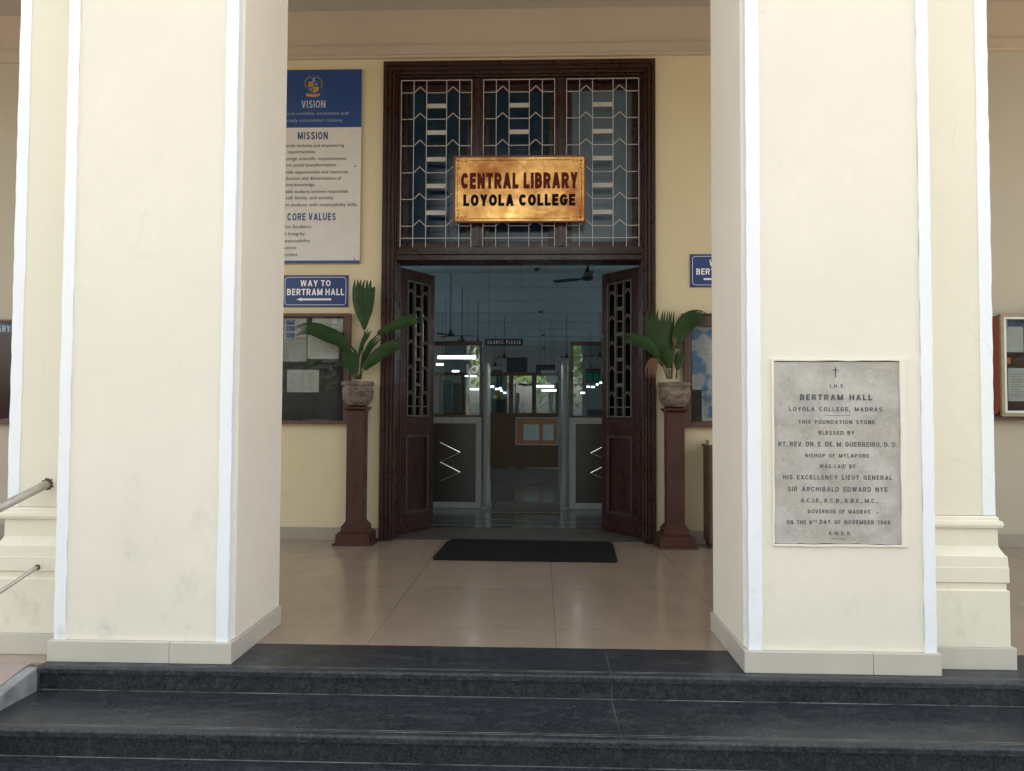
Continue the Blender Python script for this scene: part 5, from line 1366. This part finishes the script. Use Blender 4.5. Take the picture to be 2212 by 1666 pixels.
# ================================================================ TREES ACROSS THE FORECOURT (seen in the glass)
BARK = simple('bark', (.10, .075, .055), .9, .3, 12, bmp=.5, bscale=25)
CROWN = [leafmat('crown_leaf', (.07, .15, .022), (.14, .24, .045), 1.5), leafmat('crown_leaf_pale', (.10, .18, .03), (.18, .27, .06), 1.5)]
def tree(x, y, h, rad, seed, label):
    rnd = random.Random(seed)
    t_ = thing('broadleaf_tree', label, 'tree', (x, y, -.49), 'trees across the forecourt')
    mb = MB(); base = Vector((x, y, -.49)); th = h * .45
    mb.tube([base, base + Vector((.1, 0, th * .5)), base + Vector((.05, .1, th))], [.26, .19, .14], 10)
    cl = []
    for k in range(9):
        a = 2 * math.pi * k / 9 + rnd.uniform(-.3, .3); r_ = rad * rnd.uniform(.45, .95); zz = h * rnd.uniform(.40, .95)
        e = base + Vector((math.cos(a) * r_, math.sin(a) * r_, zz)); m_ = base + Vector((math.cos(a) * r_ * .35, math.sin(a) * r_ * .35, th + (zz - th) * .5))
        mb.tube([base + Vector((.05, .1, th * .9)), m_, e], [.10, .06, .02], 6); cl += [e, m_.lerp(e, .5)]
    for k in range(10): cl.append(base + Vector((rnd.uniform(-1, 1) * rad * .8, rnd.uniform(-1, 1) * rad * .8, h * rnd.uniform(.3, 1))))
    mb.build('trunk', BARK, t_, smooth=True)
    mb = MB()
    for c_ in cl:
        cr_ = rad * rnd.uniform(.22, .40)
        for _ in range(150):
            d_ = Vector((rnd.gauss(0, 1), rnd.gauss(0, 1), rnd.gauss(0, .8))).normalized() * cr_ * rnd.uniform(.5, 1) ** .6
            p = c_ + d_; a = Vector((rnd.gauss(0, 1), rnd.gauss(0, 1), rnd.gauss(0, .6))).normalized(); b = a.cross(Vector((rnd.gauss(0, 1), rnd.gauss(0, 1), rnd.gauss(0, 1)))).normalized()
            s_ = rnd.uniform(.09, .19)
            mb.add([p - a * s_, p + b * s_ * .5, p + a * s_, p - b * s_ * .5], [(0, 1, 2, 3)])
    mb.build('crown', CROWN[seed % 2], t_)
for k, (x, y, h, r_) in enumerate(((-9, -15, 8, 3.6), (-3.5, -19, 9, 4.0), (2.0, -16, 7, 3.2), (7.5, -18, 9, 4.0), (13.5, -15, 8, 3.6), (-15, -18, 9, 4.0))):
    tree(x, y, h, r_, 40 + k, ('tree reflected in the left glass', 'tall tree straight across the forecourt', 'smaller pale tree opposite the doorway', 'tall tree right of the path', 'tree far right across the forecourt', 'tree far left across the forecourt')[k])

# ---------------------------------------------------------------- labels by what singles each thing out
for n_, l_ in {
 'pillar': 'broad cream pillar with white edge bands that the steel handrails run up to',
 'pillar.001': 'cream pillar with white edge bands carrying the inscribed stone tablet',
 'foundation_stone': 'grey mottled stone tablet with engraved dedication set into a cream pillar',
 'mission_board': 'tall white board with a blue crested heading and lines of dark text',
 'notice_board': 'glazed dark notice board with a few white papers under the blue arrow sign',
 'notice_board.001': 'brown framed notice board with blue printed sheets beside the bushy palm',
 'notice_board.002': 'dark glass fronted board with a blue library heading beyond the handrails',
 'board_heading': 'blue strip with pale lettering along the top of the board beyond the handrails',
 'display_case': 'wall mounted display case with orange red side and olive front frame',
 'direction_sign': 'fully visible blue sign with white arrow above the dark notice board',
 'direction_sign.001': 'blue sign cut off by the tablet pillar above the board of blue sheets',
 'notice_paper': 'white paper headed cameras in the upper corner of the dark board',
 'notice_paper.001': 'white printed page under the cameras paper in the dark board',
 'notice_paper.002': 'grey photocopied page under the blue block poster in the dark board',
 'notice_paper.004': 'poster with blue blocks and an orange band in the dark board',
 'notice_paper.005': 'uppermost full width blue and white sheet in the brown framed board',
 'notice_paper.006': 'full width blue and white sheet below the uppermost one in the brown framed board',
 'notice_paper.007': 'upper blue sheet cut off by the tablet pillar',
 'notice_paper.008': 'lower blue sheet cut off by the tablet pillar above the lowest sheet',
 'notice_paper.009': 'lowest blue and white sheet in the brown framed board',
 'notice_paper.010': 'pale grey sheet under the blue strip in the orange sided case',
 'notice_paper.011': 'plain blue strip across the top of the orange sided case',
 'notice_paper.012': 'small orange card on maroon backing in the orange sided case',
 'notice_paper.013': 'printed grey page lowest in the orange sided case',
 'notice_paper.014': 'white strip of paper beside the pale grey sheet in the orange sided case',
 'notice_paper.015': 'wider pale green sheet on the orange pin board',
 'notice_paper.016': 'narrower pale green sheet on the orange pin board',
 'palm_plant': 'tall young palm with one upright leaf and long spreading leaves',
 'palm_plant.001': 'bushy palm with a drooping dried brown leaf',
 'clay_pot': 'grey brown clay pot holding the palm with one tall upright leaf',
 'clay_pot.001': 'scaly brown clay pot holding the bushy palm with a dried leaf',
 'pot_saucer': 'black saucer under the pot of the palm with one tall upright leaf',
 'pot_saucer.001': 'black saucer under the pot of the bushy palm with a dried leaf',
 'plant_stand': 'reddish wooden stand under the palm with one tall upright leaf',
 'plant_stand.001': 'reddish wooden stand under the bushy palm, next to the brown cabinet',
 'wooden_cabinet': 'brown wooden cabinet mostly hidden behind the tablet pillar',
 'glazed_counter': 'glazed counter under the long bright tube light, behind an open door leaf',
 'glazed_counter.001': 'glazed counter with leaves mirrored in its glass, behind the door leaf near the bushy palm',
 'security_gate': 'upright grey gate beside the counter under the long bright tube light',
 'security_gate.001': 'upright grey gate beside the counter near the bushy palm and the reference sign',
 'ceiling_fan': 'nearest ceiling fan, high up with the largest dark hub',
 'ceiling_fan.001': 'ceiling fan on a long rod with a pale blade over the long bright tube light',
 'ceiling_fan.002': 'ceiling fan just over the frame of the counter with the long bright tube light',
 'ceiling_fan.003': 'ceiling fan on a rod between the counter frame and the silence sign',
 'ceiling_fan.005': 'distant ceiling fan between the silence sign and the dark framed panel',
 'ceiling_fan.006': 'ceiling fan directly above the gate near the reference sign',
 'ceiling_fan.007': 'nearer ceiling fan seen through the glass of the counter near the bushy palm',
 'ceiling_fan.008': 'farther, lower ceiling fan seen through the glass of the counter near the bushy palm',
 'hall_window': 'dark barred window with green shutters above the reference sign on the end wall',
 'hall_window.001': 'narrow louvred green window between the gate and the dark framed panel',
 'hall_window.002': 'green shuttered window seen through the glass of the counter near the bushy palm',
 'tube_light': 'long, largest and brightest tube light over the glazed counter',
 'tube_light.001': 'tube light just below the largest tube, cut off by the open door leaf',
 'tube_light.002': 'short looking tube light on its own below the largest tube',
 'tube_light.003': 'small tube light nearest the screen post below the largest tube',
 'tube_light.004': 'tube light next to the small one by the screen post',
 'tube_light.005': 'lowest tube light seen in the glass with the largest tube',
 'tube_light.006': 'highest tube light of the row over the yellow bundle',
 'tube_light.007': 'second highest tube light of the row over the yellow bundle',
 'tube_light.008': 'middle tube light of the row over the yellow bundle',
 'tube_light.009': 'second lowest tube light of the row over the yellow bundle',
 'tube_light.010': 'lowest tube light of the row over the yellow bundle',
 'tube_light.011': 'upper of two long tube lights over the orange pin board',
 'tube_light.012': 'lower of two long tube lights over the orange pin board',
 'tube_light.013': 'lowest of the climbing tube lights in the glass near the bushy palm',
 'tube_light.014': 'second lowest of the climbing tube lights in the glass near the bushy palm',
 'tube_light.015': 'middle one of the climbing tube lights in the glass near the bushy palm',
 'tube_light.016': 'second highest of the climbing tube lights in the glass near the bushy palm',
 'tube_light.017': 'highest of the climbing tube lights in the glass near the bushy palm',
 'steel_cupboard': 'dark cupboard in place of a bookshelf under the largest tube light, next to the open door leaf',
 'steel_cupboard.001': 'dark cupboard in place of a bookshelf next to the one by the door leaf, behind the screen',
 'steel_cupboard.002': 'narrow low dark cupboard behind the screen, beside the gate',
 'steel_cupboard.003': 'low wide dark cupboard with the yellow bundle on it',
 'steel_cupboard.004': 'tall dark cupboard behind the middle pane of the screen',
 'steel_cupboard.005': 'low dark cupboard under the green shuttered window behind the counter',
 'broadleaf_tree': 'broad tree across the forecourt facing the pillar with the handrails',
 'broadleaf_tree.003': 'tall tree across the forecourt facing the orange sided case',
 'broadleaf_tree.004': 'medium tree at the end of the row beyond the orange sided case',
 'broadleaf_tree.005': 'tall tree at the end of the row beyond the ramp',
}.items():
    if n_ in bpy.data.objects: bpy.data.objects[n_]['label'] = l_
for k_, w_ in enumerate(('nearest the entrance wall beyond the ramp side', 'behind the counter with the largest tube', 'halfway down the ramp side aisle', 'behind the counter near the bushy palm', 'halfway down the other aisle', 'deep in the ramp side aisle', 'deep in the other aisle')):
    bpy.data.objects['tube_light.%03d' % (18 + k_)]['label'] = 'unseen fill tube added over a side aisle, ' + w_
